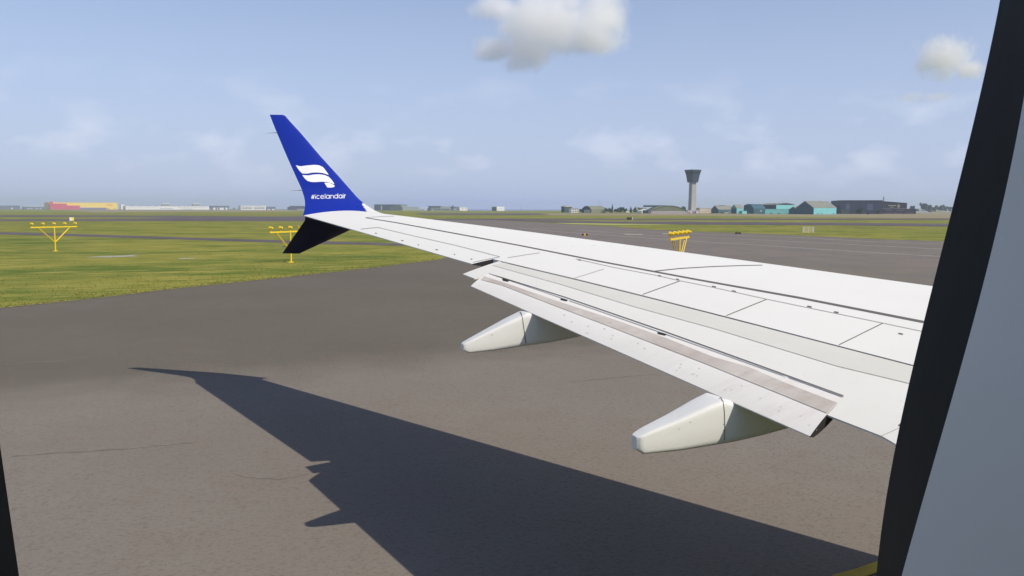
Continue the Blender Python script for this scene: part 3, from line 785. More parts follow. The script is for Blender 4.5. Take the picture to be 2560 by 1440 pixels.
out_o = full([Vector((Rp[0].x + .02, 0, Rp[0].z))] + Gp, lx - .02, Rp[0].z + .115, Gp[-1].z - .085)
def to3(p, off=0.0): return Vector((p[0], wall_y(p[1]) + off, p[1]))
def ring_mesh(A, B, offA, offB, name, mt, parent, smooth=False):
    """ribbon between two outlines resampled by angle"""
    def res(P, n=420):
        cx = sum(p[0] for p in P) / len(P); cz = sum(p[1] for p in P) / len(P)
        cx, cz = CX_, CZ_
        an = sorted((math.atan2(p[1] - cz, p[0] - cx), p[0], p[1]) for p in P)
        out = []
        for i in range(n):
            t = -math.pi + 2 * math.pi * (i + .5) / n
            lo = max([q for q in an if q[0] <= t], default=(an[-1][0] - 2 * math.pi, an[-1][1], an[-1][2]), key=lambda q: q[0])
            hi = min([q for q in an if q[0] > t], default=(an[0][0] + 2 * math.pi, an[0][1], an[0][2]), key=lambda q: q[0])
            # intersection of the ray with the segment lo-hi
            d = (math.cos(t), math.sin(t)); ex, ez = hi[1] - lo[1], hi[2] - lo[2]
            den = d[0] * ez - d[1] * ex
            if abs(den) < 1e-9: out.append((lo[1], lo[2])); continue
            k = ((lo[1] - cx) * ez - (lo[2] - cz) * ex) / den
            out.append((cx + d[0] * k, cz + d[1] * k))
        return out
    a, b3 = res(A), res(B); n = len(a)
    vsx = [to3(p, offA) for p in a] + [to3(p, offB) for p in b3]
    fsx = [(i, (i + 1) % n, n + (i + 1) % n, n + i) for i in range(n)]
    return mesh(name, vsx, fsx, mt, parent, smooth=smooth)
rect = [(XA, zL), (XB, zL), (XB, zH), (XA, zH)]
def rect_out(n=24):
    P = []
    for (a, b4) in zip(rect, rect[1:] + rect[:1]):
        for i in range(n): P.append((a[0] + (b4[0] - a[0]) * i / n, a[1] + (b4[1] - a[1]) * i / n))
    return P
fl = MB(); fl.box((0, FC.y, 2.72), (26, 3.2, .06)); fl.build('cabin_floor', mat('blue grey cabin carpet', (.30, .32, .36), .95, .1), air)
fus = fu.build('fuselage', [M_SKIN], air, smooth=True)
ring_mesh(in_o, rect_out(), 0.0, 0.0, 'outer_skin_panel', M_SKIN, air)
SEAL = 0.026
Gp2 = [on_wall(x, y, -SEAL) for x, y in [(2590, 60), (2560, 225), (2540, 330), (2500, 560), (2450, 740), (2400, 930), (2330, 1160), (2255, 1440)]]
Gp2 = smooth_edge(Gp2)
out_o = full(Gp2, lx - .004, Gp2[0].z + .14, Gp2[-1].z - .12)
ring_mesh(in_o, out_o, 0.0, -SEAL, 'window_seal', M_RUBBER, air, True)
big = [(CX_ + (p[0] - CX_) * .90, CZ_ + (p[1] - CZ_) * .97) for p in out_o]
big2 = [(CX_ + (p[0] - CX_) * 1.8, CZ_ + (p[1] - CZ_) * 1.25) for p in out_o]
ring_mesh(out_o, big, -SEAL, -0.085, 'window_reveal', M_TRIM, air, True)
ring_mesh(big, big2, -0.085, -0.10, 'cabin_wall_panel', M_TRIM, air, True)
# pane
pm = bpy.data.materials.new('window acrylic'); pm.use_nodes = True
n, l = pm.node_tree.nodes, pm.node_tree.links; n.clear()
o_ = n.new('ShaderNodeOutputMaterial'); tr = n.new('ShaderNodeBsdfTransparent'); gl = n.new('ShaderNodeBsdfGlossy'); mxs = n.new('ShaderNodeMixShader')
gl.inputs['Roughness'].default_value = .03; tr.inputs['Color'].default_value = (.985, .99, .995, 1)
df = n.new('ShaderNodeBsdfDiffuse'); df.inputs['Color'].default_value = (.8, .85, .9, 1); mxd = n.new('ShaderNodeMixShader')
tcx = n.new('ShaderNodeTexCoord'); nzx = n.new('ShaderNodeTexNoise'); nzx.inputs['Scale'].default_value = 190; nzx.inputs['Detail'].default_value = 4
rx = n.new('ShaderNodeMapRange'); rx.inputs['From Min'].default_value = .86; rx.inputs['From Max'].default_value = .95; rx.inputs['To Max'].default_value = .25
l.new(tcx.outputs['Object'], nzx.inputs['Vector']); l.new(nzx.outputs['Fac'], rx.inputs['Value']); l.new(rx.outputs['Result'], mxd.inputs['Fac'])
mxs.inputs['Fac'].default_value = .012
l.new(tr.outputs[0], mxs.inputs[1]); l.new(gl.outputs[0], mxs.inputs[2]); l.new(mxs.outputs[0], mxd.inputs[1]); l.new(df.outputs[0], mxd.inputs[2]); l.new(mxd.outputs[0], o_.inputs['Surface'])
pane_pts = [to3(p, -.001) for p in in_o]
pane = mesh('window_pane', pane_pts, [tuple(range(len(pane_pts)))], pm, air)

#@@BACKGROUND
# ================================================================== BUILDINGS ON THE HORIZON
def hline(x):
    """horizontal unit direction towards picture column x at the horizon"""
    d = ray(x, 522.3 + (x - 1280) * math.tan(ROLL)); return Vector((d.x, d.y, 0)).normalized()
def reach(P, d, x):
    """length along d from P until picture column x"""
    h = hline(x); q = Vector((P.x - CAM.x, P.y - CAM.y, 0))
    den = d.x * h.y - d.y * h.x
    return -(q.x * h.y - q.y * h.x) / den
class Bld:
    """a box building: nearest corner at picture (xm, yb), left face back to xl, right face back to xr"""
    def __init__(s, name, label, cat, xl, xm, xr, yb, th=24, depth=None, group=None, l1=None):
        P = G(xm, yb); f = Vector((P.x - CAM.x, P.y - CAM.y, 0)).normalized(); r = Vector((f.y, -f.x, 0))
        t = R(th)
        s.d2 = r * math.cos(t) + f * math.sin(t); s.d1 = f * math.cos(t) - r * math.sin(t)
        s.P = P; s.L2 = abs(reach(P, s.d2, xr))
        s.L1 = depth if depth else (abs(reach(P, s.d1, xl)) if xl < xm - .3 else 14)
        s.root = empty(name, P, label, cat, group); s.Z = Vector((0, 0, 1))
        s.m = (P - CAM).length / F_PX     # metres per px
    def pt(s, a, b, z): return s.P + s.d1 * a + s.d2 * b + s.Z * z       # a along the left face, b along the right face
    def hz(s, y, a=0, b=0): return z_at(s.pt(a, b, 0), y)
    def walls(s, y, mt, name='wall'):
        h = s.h = max(s.hz(y), .5); m_ = MB()
        A = [s.pt(0, 0, -.3), s.pt(0, s.L2, -.3), s.pt(s.L1, s.L2, -.3), s.pt(s.L1, 0, -.3)]
        m_.prism(A, [q + s.Z * (h + .3) for q in A]); m_.build(name, mt, s.root); return s
    def roof_flat(s, mt, o=.25, t=.4):
        m_ = MB(); A = [s.pt(-o, -o, s.h), s.pt(-o, s.L2 + o, s.h), s.pt(s.L1 + o, s.L2 + o, s.h), s.pt(s.L1 + o, -o, s.h)]
        A = [q + s.Z * .01 for q in A]; m_.prism(A, [q + s.Z * t for q in A]); m_.build('roof', mt, s.root); return s
    def roof_gable(s, y, mt, gm, axis=2, o=.3, arch=False, pos=.5):
        """ridge along d2 (axis 2: gable end on the left face) or along d1; gable wall in gm"""
        H = s.h; zr = max(s.hz(y, s.L1 * pos if axis == 2 else 0, s.L2 * pos if axis == 1 else 0), H + .6)
        W_, L_ = (s.L1, s.L2) if axis == 2 else (s.L2, s.L1)
        q = (lambda w, l, z: s.pt(w, l, z)) if axis == 2 else (lambda w, l, z: s.pt(l, w, z))
        if arch: prof = [(W_ * i / 12, H + (zr - H) * (1 - abs(2 * i / 12 - 1) ** 2.2)) for i in range(13)]
        else: prof = [(0, H), (W_ * pos, zr), (W_, H)]
        g = MB()
        poly = [[q(0, l, H + .005)] + [q(w, l, z) for w, z in prof[1:-1]] + [q(W_, l, H + .005)] for l in (0.0, L_)]
        g.prism(poly[0], poly[1])
        g.build('gable_wall', gm, s.root)
        m_ = MB()
        for (w0, z0), (w1, z1) in zip(prof[:-1], prof[1:]):
            a = [q(w0, -o, z0 + .02), q(w1, -o, z1 + .02), q(w1, L_ + o, z1 + .02), q(w0, L_ + o, z0 + .02)]
            m_.prism(a, [p + s.Z * .3 for p in a])
        m_.build('roof', mt, s.root); return s
    def face(s, side, u0, u1, v0, v1, mt, name, out=.12, parent=None):
        """a thin part on a wall; u along the face (0 = near corner), v in fractions of the wall height"""
        d = s.d2 if side == 'R' else s.d1; L = s.L2 if side == 'R' else s.L1; nrm = -(s.d1 if side == 'R' else s.d2)
        m_ = MB(); a = [s.P + d * (L * u0) + s.Z * (s.h * v0), s.P + d * (L * u1) + s.Z * (s.h * v0), s.P + d * (L * u1) + s.Z * (s.h * v1), s.P + d * (L * u0) + s.Z * (s.h * v1)]
        m_.prism([p - nrm * .05 for p in a], [p + nrm * out for p in a]); return m_.build(name, mt, parent or s.root)
    def block(s, a0, a1, b0, b1, z0, z1, mt, name):
        m_ = MB(); A = [s.pt(s.L1 * a0, s.L2 * b0, z0), s.pt(s.L1 * a0, s.L2 * b1, z0), s.pt(s.L1 * a1, s.L2 * b1, z0), s.pt(s.L1 * a1, s.L2 * b0, z0)]
        m_.prism(A, [q + s.Z * (z1 - z0) for q in A]); return m_.build(name, mt, s.root)
def c(name, r, g, b, k=1.0, rough=.7):
    col = srgb(r, g, b, k)
    return mat(name, col, rough, .25, [(.25, 4, tuple(x * .9 for x in col), .42, .7)])
K_TEAL = c('teal cladding', 128, 196, 200); K_ROOFG = c('grey olive roofing', 132, 134, 122); K_DTEAL = c('deep teal cladding', 84, 168, 176)
K_OLIVE = c('olive roofing', 124, 128, 104); K_PINKW = c('pale pinkish render', 206, 192, 200); K_WHITE = c('white render', 232, 230, 228)
K_NAVY = c('dark navy cladding', 52, 58, 78); K_BROWN = c('dark brown cladding', 62, 56, 62); K_GLASS = c('dark glazing', 60, 66, 80, rough=.25)
K_SLATE = c('slate grey cladding', 92, 100, 118); K_GREYG = c('grey green cladding', 138, 146, 142); K_CREAM = c('cream cladding', 222, 206, 190)
K_DGREEN = c('dark green cladding', 58, 78, 74); K_DYEL = c('pale yellow cladding', 240, 208, 78); K_DRED = c('red cladding', 198, 70, 92)
K_VIO = c('violet grey glazing', 122, 110, 138); K_TOWER = c('tower concrete', 164, 160, 158); K_CAB = c('dark tower cladding', 62, 72, 82, rough=.4)
K_SHADOWG = c('dark and shaded teal cladding', 60, 96, 108); K_REDS = c('red sign paint', 214, 60, 48); K_PALEY = c('pale sign paint', 198, 204, 168)  # the darker teal has wall shade painted into it
K_DULLRED = c('rusty paving', 150, 110, 96); K_LBL = c('pale blue grey cladding', 176, 186, 206)

# ---- left group
b = Bld('depot', 'long low dark depot at the far left edge of the horizon', 'building', -60, -58, 50, 523.4, 6, 30).walls(514.2, K_SLATE).roof_flat(K_SLATE)
b.face('R', .79, .83, .1, .45, K_WHITE, 'door')
b = Bld('terminal_pier', 'blue grey pier with a white roof edge beside the yellow and red warehouse', 'building', 58, 59, 111, 523.5, 6, 30).walls(516.2, K_SLATE).roof_flat(K_WHITE, .6, 1.2)
for u in (.18, .32, .58, .76): b.face('R', u, u + .1, .12, .5, K_LBL, 'window')
b = Bld('warehouse', 'big yellow and red warehouse with a small red tower', 'building', 111, 123, 294, 523.8, 10).walls(506.4, K_DYEL).roof_flat(K_DYEL, .3, .6)
b.block(-.12, -.02, 0.0, .245, 0, b.h * .86, K_DRED, 'red_wing'); b.block(-.10, -.02, .245, .43, 0, b.h * .58, K_DRED, 'red_wing')
b.block(-.16, -.12, 0.0, .045, 0, b.h * 1.12, K_DRED, 'tower')
b.block(-.05, -.02, .43, .83, 0, b.h * .27, K_VIO, 'low_annex'); b.face('R', .44, .58, .29, .33, K_WHITE, 'annex_roof')
# red lettering, three letters between thin bars, on the pale yellow wall
def sign_letters(b):
    m_ = MB(); u0, v0, v1 = .855, .60, .78
    def quad(ua, ub, va, vb):
        L = b.L2; n_ = -b.d1; a = [b.P + b.d2 * (L * u) + b.Z * (b.h * v) for u, v in ((ua, va), (ub, va), (ub, vb), (ua, vb))]
        m_.prism([p - n_ * .05 for p in a], [p + n_ * .15 for p in a])
    w = .016; t = .0035; vm = (v0 + v1) / 2; tv = .05
    x = u0    # D
    quad(x, x + t, v0, v1); quad(x + t, x + w * .8, v1 - tv, v1); quad(x + t, x + w * .8, v0, v0 + tv); quad(x + w * .8, x + w, v0 + tv * .6, v1 - tv * .6)
    x += w * 1.4  # H
    quad(x, x + t, v0, v1); quad(x + w - t, x + w, v0, v1); quad(x + t, x + w - t, vm - tv / 2, vm + tv / 2)
    x += w * 1.4  # L
    quad(x, x + t, v0, v1); quad(x + t, x + w, v0, v0 + tv)
    for v in (.62, .69, .76): quad(u0 - .02, u0 - .004, v - .015, v + .01); quad(x + w + .004, x + w + .02, v - .015, v + .01)
    return m_.build('sign', K_REDS, b.root)
sign_letters(b)
b.face('R', .84, .88, .06, .16, K_SLATE, 'window'); b.face('R', .94, .97, .06, .16, K_SLATE, 'window')
b = Bld('silo_building', 'small rounded white building right of the yellow warehouse', 'building', 300.5, 302.5, 312, 523.6, 10, 20).walls(512.5, K_WHITE).roof_gable(510.4, K_LBL, K_WHITE, axis=1, arch=True)
b = Bld('cargo_terminal', 'long white cargo terminal with frames and two penthouses on its roof', 'building', 312.5, 314, 523, 524.0, 7, 60).walls(515.6, K_WHITE).roof_flat(K_WHITE, .3, .5)
b.face('R', 0.0, .36, .62, .68, K_LBL, 'window'); b.face('R', .40, .55, .2, .45, K_LBL, 'window'); b.face('R', .62, .98, .58, .64, K_SLATE, 'window'); b.face('R', .66, .8, .1, .3, K_LBL, 'window')
for i in range(11):
    u = .03 + i * .092; b.block(.1, .14, u, u + .006, b.h + .55, b.h * 1.32, K_WHITE, 'roof_frame')
b.block(.12, .13, .02, .98, b.h + .56, b.h * 1.16, K_SLATE, 'roof_frame')
for u in (.43, .80): b.block(.05, .3, u, u + .085, b.h + .6, b.h * 1.72, K_GREYG, 'penthouse'); b.block(.03, .32, u - .004, u + .089, b.h * 1.721, b.h * 1.9, K_WHITE, 'penthouse_roof')
b = Bld('parking_house', 'low dark building on white pillars beside the cargo terminal', 'building', 526, 529, 573, 524.4, 8, 40).walls(518.8, K_WHITE).roof_flat(K_SLATE, .5, 5.2)
for u in (.0, .22, .36, .7, .9): b.face('R', u, u + .09, .0, .95, K_SLATE, 'door')
b = Bld('shed', 'tiny slate shed between the dark parking house and the banded office', 'shed', 582.5, 583, 588, 523.8, 8, 14).walls(521, K_SLATE).roof_gable(519.2, K_SLATE, K_SLATE, axis=1)
b = Bld('office_block', 'white office block with two dark window bands', 'building', 600, 602, 665, 524.8, 9, 40).walls(514.6, K_WHITE).roof_flat(K_WHITE, .3, .5)
for v in (.25, .62):
    for u in (.03, .52): b.face('R', u, u + .43, v, v + .15, K_GLASS, 'window')
b = Bld('grey_hall', 'low slate hall touching the right end of the banded office', 'building', 666, 667, 689, 524.6, 9, 40).walls(517.2, K_SLATE).roof_flat(K_SLATE)
b.face('R', .1, .35, 0, .28, K_WHITE, 'door'); b.face('R', .6, .9, 0, .3, K_WHITE, 'door')
b = Bld('dark_hall', 'dark stepped hall half hidden behind the blue winglet', 'building', 723, 726, 790, 525, 9, 50).walls(517.6, K_NAVY).roof_flat(K_NAVY)
b.block(.1, .9, .08, 1, b.h + .41, b.h * 1.38, K_NAVY, 'upper_storey'); b.face('R', .25, .9, .0, .38, K_GREYG, 'door')

# ---- centre group
b = Bld('hangar', 'slate hangar with a white corner stripe and a long grey flank right of the winglet', 'hangar', 968.8, 988.5, 1018, 526.2, 52, 60).walls(511.6, K_SLATE).roof_flat(K_SLATE, .3, .5)
b.face('L', .62, .68, .05, .85, K_WHITE, 'corner_stripe')
b = Bld('hangar_annex', 'long grey lean-to of stepped roofs behind the slate hangar', 'building', 1004, 1006, 1048, 526.4, 40, 40).walls(517.5, K_GREYG).roof_flat(K_GREYG)
b.block(.1, .8, .0, .35, b.h + .41, b.h * 1.5, K_GREYG, 'upper_storey')
b = Bld('low_hall', 'low pale hall with a white roof edge left of the grey green terminal', 'building', 1046, 1047, 1078, 526.2, 10, 40).walls(520.4, K_LBL).roof_flat(K_WHITE, .4, .7)
for u in (.1, .3): b.face('R', u, u + .13, .2, .5, K_GLASS, 'window')
b = Bld('terminal', 'grey green terminal with dark ribbon windows and roof masts', 'building', 1074, 1078, 1129, 526.6, 10, 50).walls(521.2, K_GREYG).roof_flat(K_GREYG, .3, .4)
b.block(.1, .9, .04, .98, b.h + .41, b.h * 2.0, K_GREYG, 'upper_storey'); b.block(.02, .9, .0, .5, b.h * 2.0 + .02, b.h * 2.15, K_SLATE, 'roof_edge')
b.face('R', .12, .48, .2, .6, K_GLASS, 'window'); b.face('R', .52, .92, .2, .6, K_GLASS, 'window')
b = Bld('fire_station', 'dark cube with a small chimney at the right end of the grey green terminal', 'building', 1128.5, 1132, 1147, 526.6, 12, 30).walls(517.2, K_SLATE).roof_flat(K_SLATE)
b.block(.1, .3, .02, .16, b.h + .41, b.h * 1.36, K_NAVY, 'chimney'); b.face('R', .1, .6, .1, .6, K_GREYG, 'door')
b = Bld('white_hall', 'white hall with two dark openings at the right end of the centre group', 'building', 1147.5, 1149, 1168, 526.8, 12, 30).walls(518.6, K_WHITE).roof_flat(K_WHITE)
b.face('R', .33, .5, .55, .68, K_GLASS, 'window'); b.face('R', .72, .88, .55, .68, K_GLASS, 'window')
b = Bld('island_block', 'lone block, slate left half and white right half, against the sea', 'building', 1229.7, 1241.7, 1261, 527.2, 30).walls(517.2, K_WHITE).roof_flat(K_WHITE, .2, .4)
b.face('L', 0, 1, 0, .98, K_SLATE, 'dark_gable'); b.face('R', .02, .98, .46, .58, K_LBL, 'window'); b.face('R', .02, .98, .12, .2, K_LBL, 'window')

# ---- right group
b = Bld('dark_villa', 'dark green stepped building behind the small white windowed house', 'building', 1403, 1411, 1430, 531.2, 30, None).walls(516.8, K_DGREEN).roof_flat(K_CREAM, .3, .5)
b.block(.2, 1.0, .3, 1.1, b.h + .41, b.h * 1.16, K_GREYG, 'upper_storey')
b = Bld('white_house', 'small white house with two rows of dark windows', 'house', 1426, 1427.5, 1446, 531.6, 14, 10).walls(521, K_WHITE).roof_flat(K_GREYG, .3, .3)
for v in (.18, .60):
    for u in (.08, .32, .56, .80): b.face('R', u, u + .12, v, v + .24, K_GLASS, 'window')
b = Bld('arched_hangar', 'olive roofed arched hangar with a pinkish door, left of the trees', 'hangar', 1455, 1478, 1514, 532.0, 34).walls(523.8, K_OLIVE).roof_gable(515.6, K_OLIVE, K_DGREEN, axis=2, arch=True)
b.face('L', .15, .75, .0, .9, K_PINKW, 'door')
b = Bld('low_barn', 'low brown roofed barn among the trees left of the tower', 'barn', 1583, 1590, 1618, 530.6, 20).walls(525.5, K_DGREEN).roof_gable(519.4, K_OLIVE, K_DGREEN, axis=2)
b = Bld('sloped_house', 'white house with a sloping roof just left of the long windowed hall', 'house', 1601, 1604, 1617, 532.8, 20, 12).walls(527.8, K_WHITE).roof_gable(524, K_WHITE, K_WHITE, axis=1, pos=.95)
b.face('R', .3, .5, 0, .8, K_GLASS, 'door')
b = Bld('green_shed', 'dark green flat shed at the left end of the long windowed hall', 'shed', 1611.5, 1613, 1627, 533.2, 14, 10).walls(526.4, K_DGREEN).roof_flat(K_DGREEN, .1, .2)
b = Bld('long_hall', 'long white hall with a row of small dark windows under a broad olive roof', 'hangar', 1626, 1628, 1718, 533.6, 7, 46).walls(528.2, K_PINKW).roof_gable(514.6, K_OLIVE, K_OLIVE, axis=1, arch=True, o=.4)
for i in range(16): b.face('R', .03 + i * .061, .03 + i * .061 + .022, .35, .68, K_GLASS, 'window')
zz = b.hz(513.2, 30, b.L2 * .33); z1 = b.hz(517.5, 30, b.L2 * .33)
b.block(.6, .9, -.08, .55, z1, zz, K_DGREEN, 'roof_monitor')
b = Bld('tower_annex', 'low pinkish building at the foot of the control tower', 'building', 1717.5, 1719.5, 1748, 533.2, 14, 14).walls(526.2, K_PINKW).roof_flat(K_PINKW, .15, .3)
for u in (.08, .42, .56): b.face('R', u, u + .1, .05, .7, K_VIO, 'window')
b.face('R', .66, .72, 0, .75, K_GLASS, 'door')
b = Bld('dark_gable_house', 'dark gabled roof right behind the foot of the control tower', 'house', 1730, 1734, 1751, 530.5, 12, 20).walls(526.8, K_DGREEN).roof_gable(518.6, K_NAVY, K_NAVY, axis=1, pos=.15)
b = Bld('cream_hall', 'cream hall between the control tower and the teal hangars', 'building', 1747.5, 1749, 1778, 532.9, 10, 20).walls(520.8, K_CREAM).roof_flat(K_CREAM, .2, .4)
b.face('R', .1, .95, .4, .46, K_PINKW, 'trim'); b.block(.2, .5, .08, .13, b.h + .45, b.h * 1.12, K_GREYG, 'vent')
def tower():
    P = G(1730, 533.0); P.z = 0
    d = (P - CAM).length; k = d / F_PX
    t = empty('control_tower', P, 'tall slim concrete control tower with a flared dark top', 'tower')
    f = Vector((P.x - CAM.x, P.y - CAM.y, 0)).normalized(); r = Vector((f.y, -f.x, 0))
    rot = R(34); ax = (r * math.cos(rot) + f * math.sin(rot), f * math.cos(rot) - r * math.sin(rot))
    def sq(w, z, n=8, cut=.30):
        h = w / 2; cc = h * (1 - cut)
        return [P + ax[0] * a + ax[1] * b4 + Vector((0, 0, z)) for a, b4 in ((cc, -h), (h, -cc), (h, cc), (cc, h), (-cc, h), (-h, cc), (-h, -cc), (-cc, -h))]
    Z = lambda y: z_at(P, y)
    m_ = MB(); v_, f_ = loft([sq(17.5 * k / 1.22, 0, cut=.08), sq(16.2 * k / 1.22, Z(490), cut=.08), sq(15.2 * k / 1.22, Z(456), cut=.08)]); m_.add(v_, f_); m_.build('shaft', K_TOWER, t)
    m_ = MB(); v_, f_ = loft([sq(21 * k, Z(456)), sq(27 * k, Z(437))]); m_.add(v_, f_); cabin = m_.build('cabin', K_CAB, t)
    m_ = MB(); v_, f_ = loft([sq(27.2 * k, Z(436.8)), sq(31.5 * k, Z(428))]); m_.add(v_, f_); g = m_.build('windows', c('tower glazing', 52, 66, 74, rough=.2), t)
    m_ = MB(); v_, f_ = loft([sq(33.5 * k, Z(427.8)), sq(33 * k, Z(425.4)), sq(27 * k, Z(424.4))]); m_.add(v_, f_); m_.build('roof', K_CAB, t)
    m_ = MB(); m_.tube(P + Vector((0, 0, Z(424.5))), P + Vector((0, 0, Z(419))), .12, .05); m_.build('antenna', M_STEEL, t)
tower()
b = Bld('teal_hangar', 'leftmost teal hangar, grey roof with a dark ridge vent, cars parked in front', 'hangar', 1778, 1796, 1836, 533.2, 40, group='teal hangars').walls(524.4, K_SHADOWG).roof_gable(514.2, K_ROOFG, K_SHADOWG, axis=2)  # walls in the darker teal, shade included in the colour
b.block(.44, .56, .2, .62, b.hz(515.4, b.L1 / 2, b.L2 * .3), b.hz(513.4, b.L1 / 2, b.L2 * .3), K_NAVY, 'ridge_vent'); b.face('R', .62, .88, .5, .56, K_CREAM, 'sign')
b = Bld('teal_shed_house', 'narrow gabled teal house with a tiny teal lean-to in front', 'building', 1828, 1841.5, 1858, 534.0, 42, group='teal hangars').walls(520.8, K_TEAL).roof_gable(512.2, K_ROOFG, K_DTEAL, axis=2)
b.face('L', 0, 1, 0, .99, K_SHADOWG, 'shaded_side')  # dark sheet painting the shade on the left face
b = Bld('teal_lean_to', 'tiny teal lean-to with a dark door standing before the gabled teal house', 'shed', 1848, 1855.5, 1867.5, 534.3, 40).walls(528, K_TEAL).roof_flat(K_TEAL, .1, .2)
b = Bld('round_hangar', 'deep blue round topped hangar in the middle of the teal group', 'hangar', 1859, 1888, 1895, 534.2, 20, 30, group='teal hangars').walls(514.8, K_SHADOWG).roof_gable(510.8, K_SHADOWG, K_SHADOWG, axis=2, arch=True)
b = Bld('broad_hangar', 'broad dark teal hangar front below the round top', 'hangar', 1860, 1884, 1913, 534.3, 30, None).walls(522.4, K_SHADOWG).roof_gable(511.2, K_SHADOWG, K_SHADOWG, axis=2, arch=True)
b.face('R', .55, .72, .45, .7, K_LBL, 'window')
b = Bld('teal_hall', 'teal hall with a flat grey roof behind the dark blue hangar', 'building', 1893, 1895, 1930, 532.5, 12, 24).walls(514.4, K_TEAL).roof_gable(511, K_ROOFG, K_ROOFG, axis=1, pos=.3)
b = Bld('big_teal_hangar', 'wide teal hangar with a curved grey roof and a dark left end', 'hangar', 1902, 1940, 1986, 533.4, 44, group='teal hangars').walls(512.4, K_TEAL).roof_gable(508.4, K_ROOFG, K_NAVY, axis=1, arch=True)
b.face('L', 0, 1, 0, .99, K_NAVY, 'shaded_side'); b.face('R', .08, .98, .41, .44, K_SHADOWG, 'ledge'); b.block(.1, .12, -.01, .0, b.h, b.h * 1.2, K_NAVY, 'mast')  # navy sheet on the left end paints its shade
b = Bld('teal_annex', 'long low bright teal annex with two dark doors', 'building', 1911, 1913, 1973.5, 535.0, 10, 16).walls(523.0, K_TEAL).roof_flat(K_TEAL, .1, .2)
for u in (.22, .54): b.face('R', u, u + .06, .05, .22, K_NAVY, 'door')
b = Bld('small_teal_gable', 'small teal gabled house leaning against the tall teal hangar', 'house', 1972.5, 1994, 2015, 535.4, 42, group='teal hangars').walls(525.2, K_TEAL).roof_gable(517.6, K_ROOFG, K_SHADOWG, axis=2)
b.face('L', 0, 1, 0, .99, K_SHADOWG, 'shaded_side')  # left face darkened by a sheet in place of shade
for u in (.25, .62): b.face('R', u, u + .1, .2, .4, K_NAVY, 'window')
b = Bld('tall_teal_hangar', 'tallest teal hangar with a large grey pitched roof, at the right end of its row', 'hangar', 1990, 2034, 2091, 535.9, 42, group='teal hangars').walls(520.0, K_TEAL).roof_gable(503.4, K_ROOFG, K_SHADOWG, axis=2)
b.face('L', 0, 1, 0, .995, K_SHADOWG, 'shaded_side')  # shade of the left face painted as a dark sheet
for u in (.16, .34, .86): b.face('R', u, u + .035, .08, .2, K_NAVY, 'window')
b.block(.49, .51, .35, .39, b.hz(503.6, b.L1 / 2, b.L2 * .5), b.hz(501.4, b.L1 / 2, b.L2 * .5), K_GREYG, 'vent'); b.block(.49, .51, .62, .66, b.hz(503.6, b.L1 / 2, b.L2 * .5), b.hz(501.4, b.L1 / 2, b.L2 * .5), K_GREYG, 'vent')
b = Bld('black_hangar', 'huge flat dark navy hangar with two paler door bays', 'hangar', 2098, 2100.5, 2205, 534.8, 8, 60).walls(502.4, K_NAVY).roof_flat(K_NAVY, .2, .6)
K_BAY = c('paler navy door panel', 84, 92, 118); K_GBAY = c('dark green door panel', 60, 84, 82)
b.face('R', .13, .225, .38, .76, K_BAY, 'door_bay'); b.face('R', .64, .78, .30, .76, K_BAY, 'door_bay'); b.face('R', .02, .23, .02, .34, K_GBAY, 'door_bay'); b.block(.02, .6, -.085, .0, 0, b.h * .62, K_NAVY, 'side_annex')
b = Bld('brown_office', 'dark brown office wing with a pale sign and a round emblem', 'building', 2204, 2205.5, 2267, 534.2, 8, 40).walls(508.4, K_BROWN).roof_gable(503.8, K_BROWN, K_BROWN, axis=1, pos=.02)
b.face('R', .0, 1.0, .47, .50, K_LBL, 'ledge'); s_ = b.face('R', .24, .56, .76, .82, K_PALEY, 'sign')
for u in (.31, .36, .40, .44): b.face('R', u, u + .025, .60, .66, K_PALEY, 'sign')
def emblem_ring(b):
    m_ = MB(); n_ = -b.d1; N = 20
    for i in range(N):
        a0, a1 = 2 * math.pi * i / N, 2 * math.pi * (i + 1) / N
        q = [(.62 * r_ * 0 + .655 + r_ * math.cos(a) * .045, .76 + r_ * math.sin(a) * .13) for a, r_ in ((a0, 1), (a1, 1), (a1, .5), (a0, .5))]
        P4 = [b.P + b.d2 * (b.L2 * u) + b.Z * (b.h * v) for u, v in q]
        m_.prism([p - n_ * .05 for p in P4], [p + n_ * .2 for p in P4])
    for u in (.625, .675):
        P4 = [b.P + b.d2 * (b.L2 * x) + b.Z * (b.h * y) for x, y in ((u, .54), (u + .018, .54), (u + .018, .66), (u, .66))]
        m_.prism([p - n_ * .05 for p in P4], [p + n_ * .2 for p in P4])
    m_.build('emblem', K_PALEY, b.root)
emblem_ring(b)
b.block(.3, .34, .10, .135, b.h, b.hz(492, 12, b.L2 * .12), K_GREYG, 'chimney')
b = Bld('brown_annexe', 'long low brown ground floor with pale stripes below the round emblem', 'building', 2203, 2205, 2290, 534.7, 8, 12).walls(522.4, K_BROWN).roof_flat(K_BROWN, .1, .2)
for u, v in ((.10, .68), (.42, .68), (.10, .1), (.36, .1), (.7, .1)): b.face('R', u, u + .22, v, v + .12, K_VIO, 'window')
b = Bld('brown_bungalow', 'low brown bungalow with a pale roof before the trees at the far right', 'house', 2288, 2298, 2330, 530.2, 20).walls(526.6, K_BROWN).roof_gable(521.4, K_GREYG, K_BROWN, axis=2)
b = Bld('white_wall', 'thin white wall in the grass before the right hand hedge', 'wall', 2353, 2354, 2420, 529.4, 6, 1.0).walls(527.2, K_WHITE)

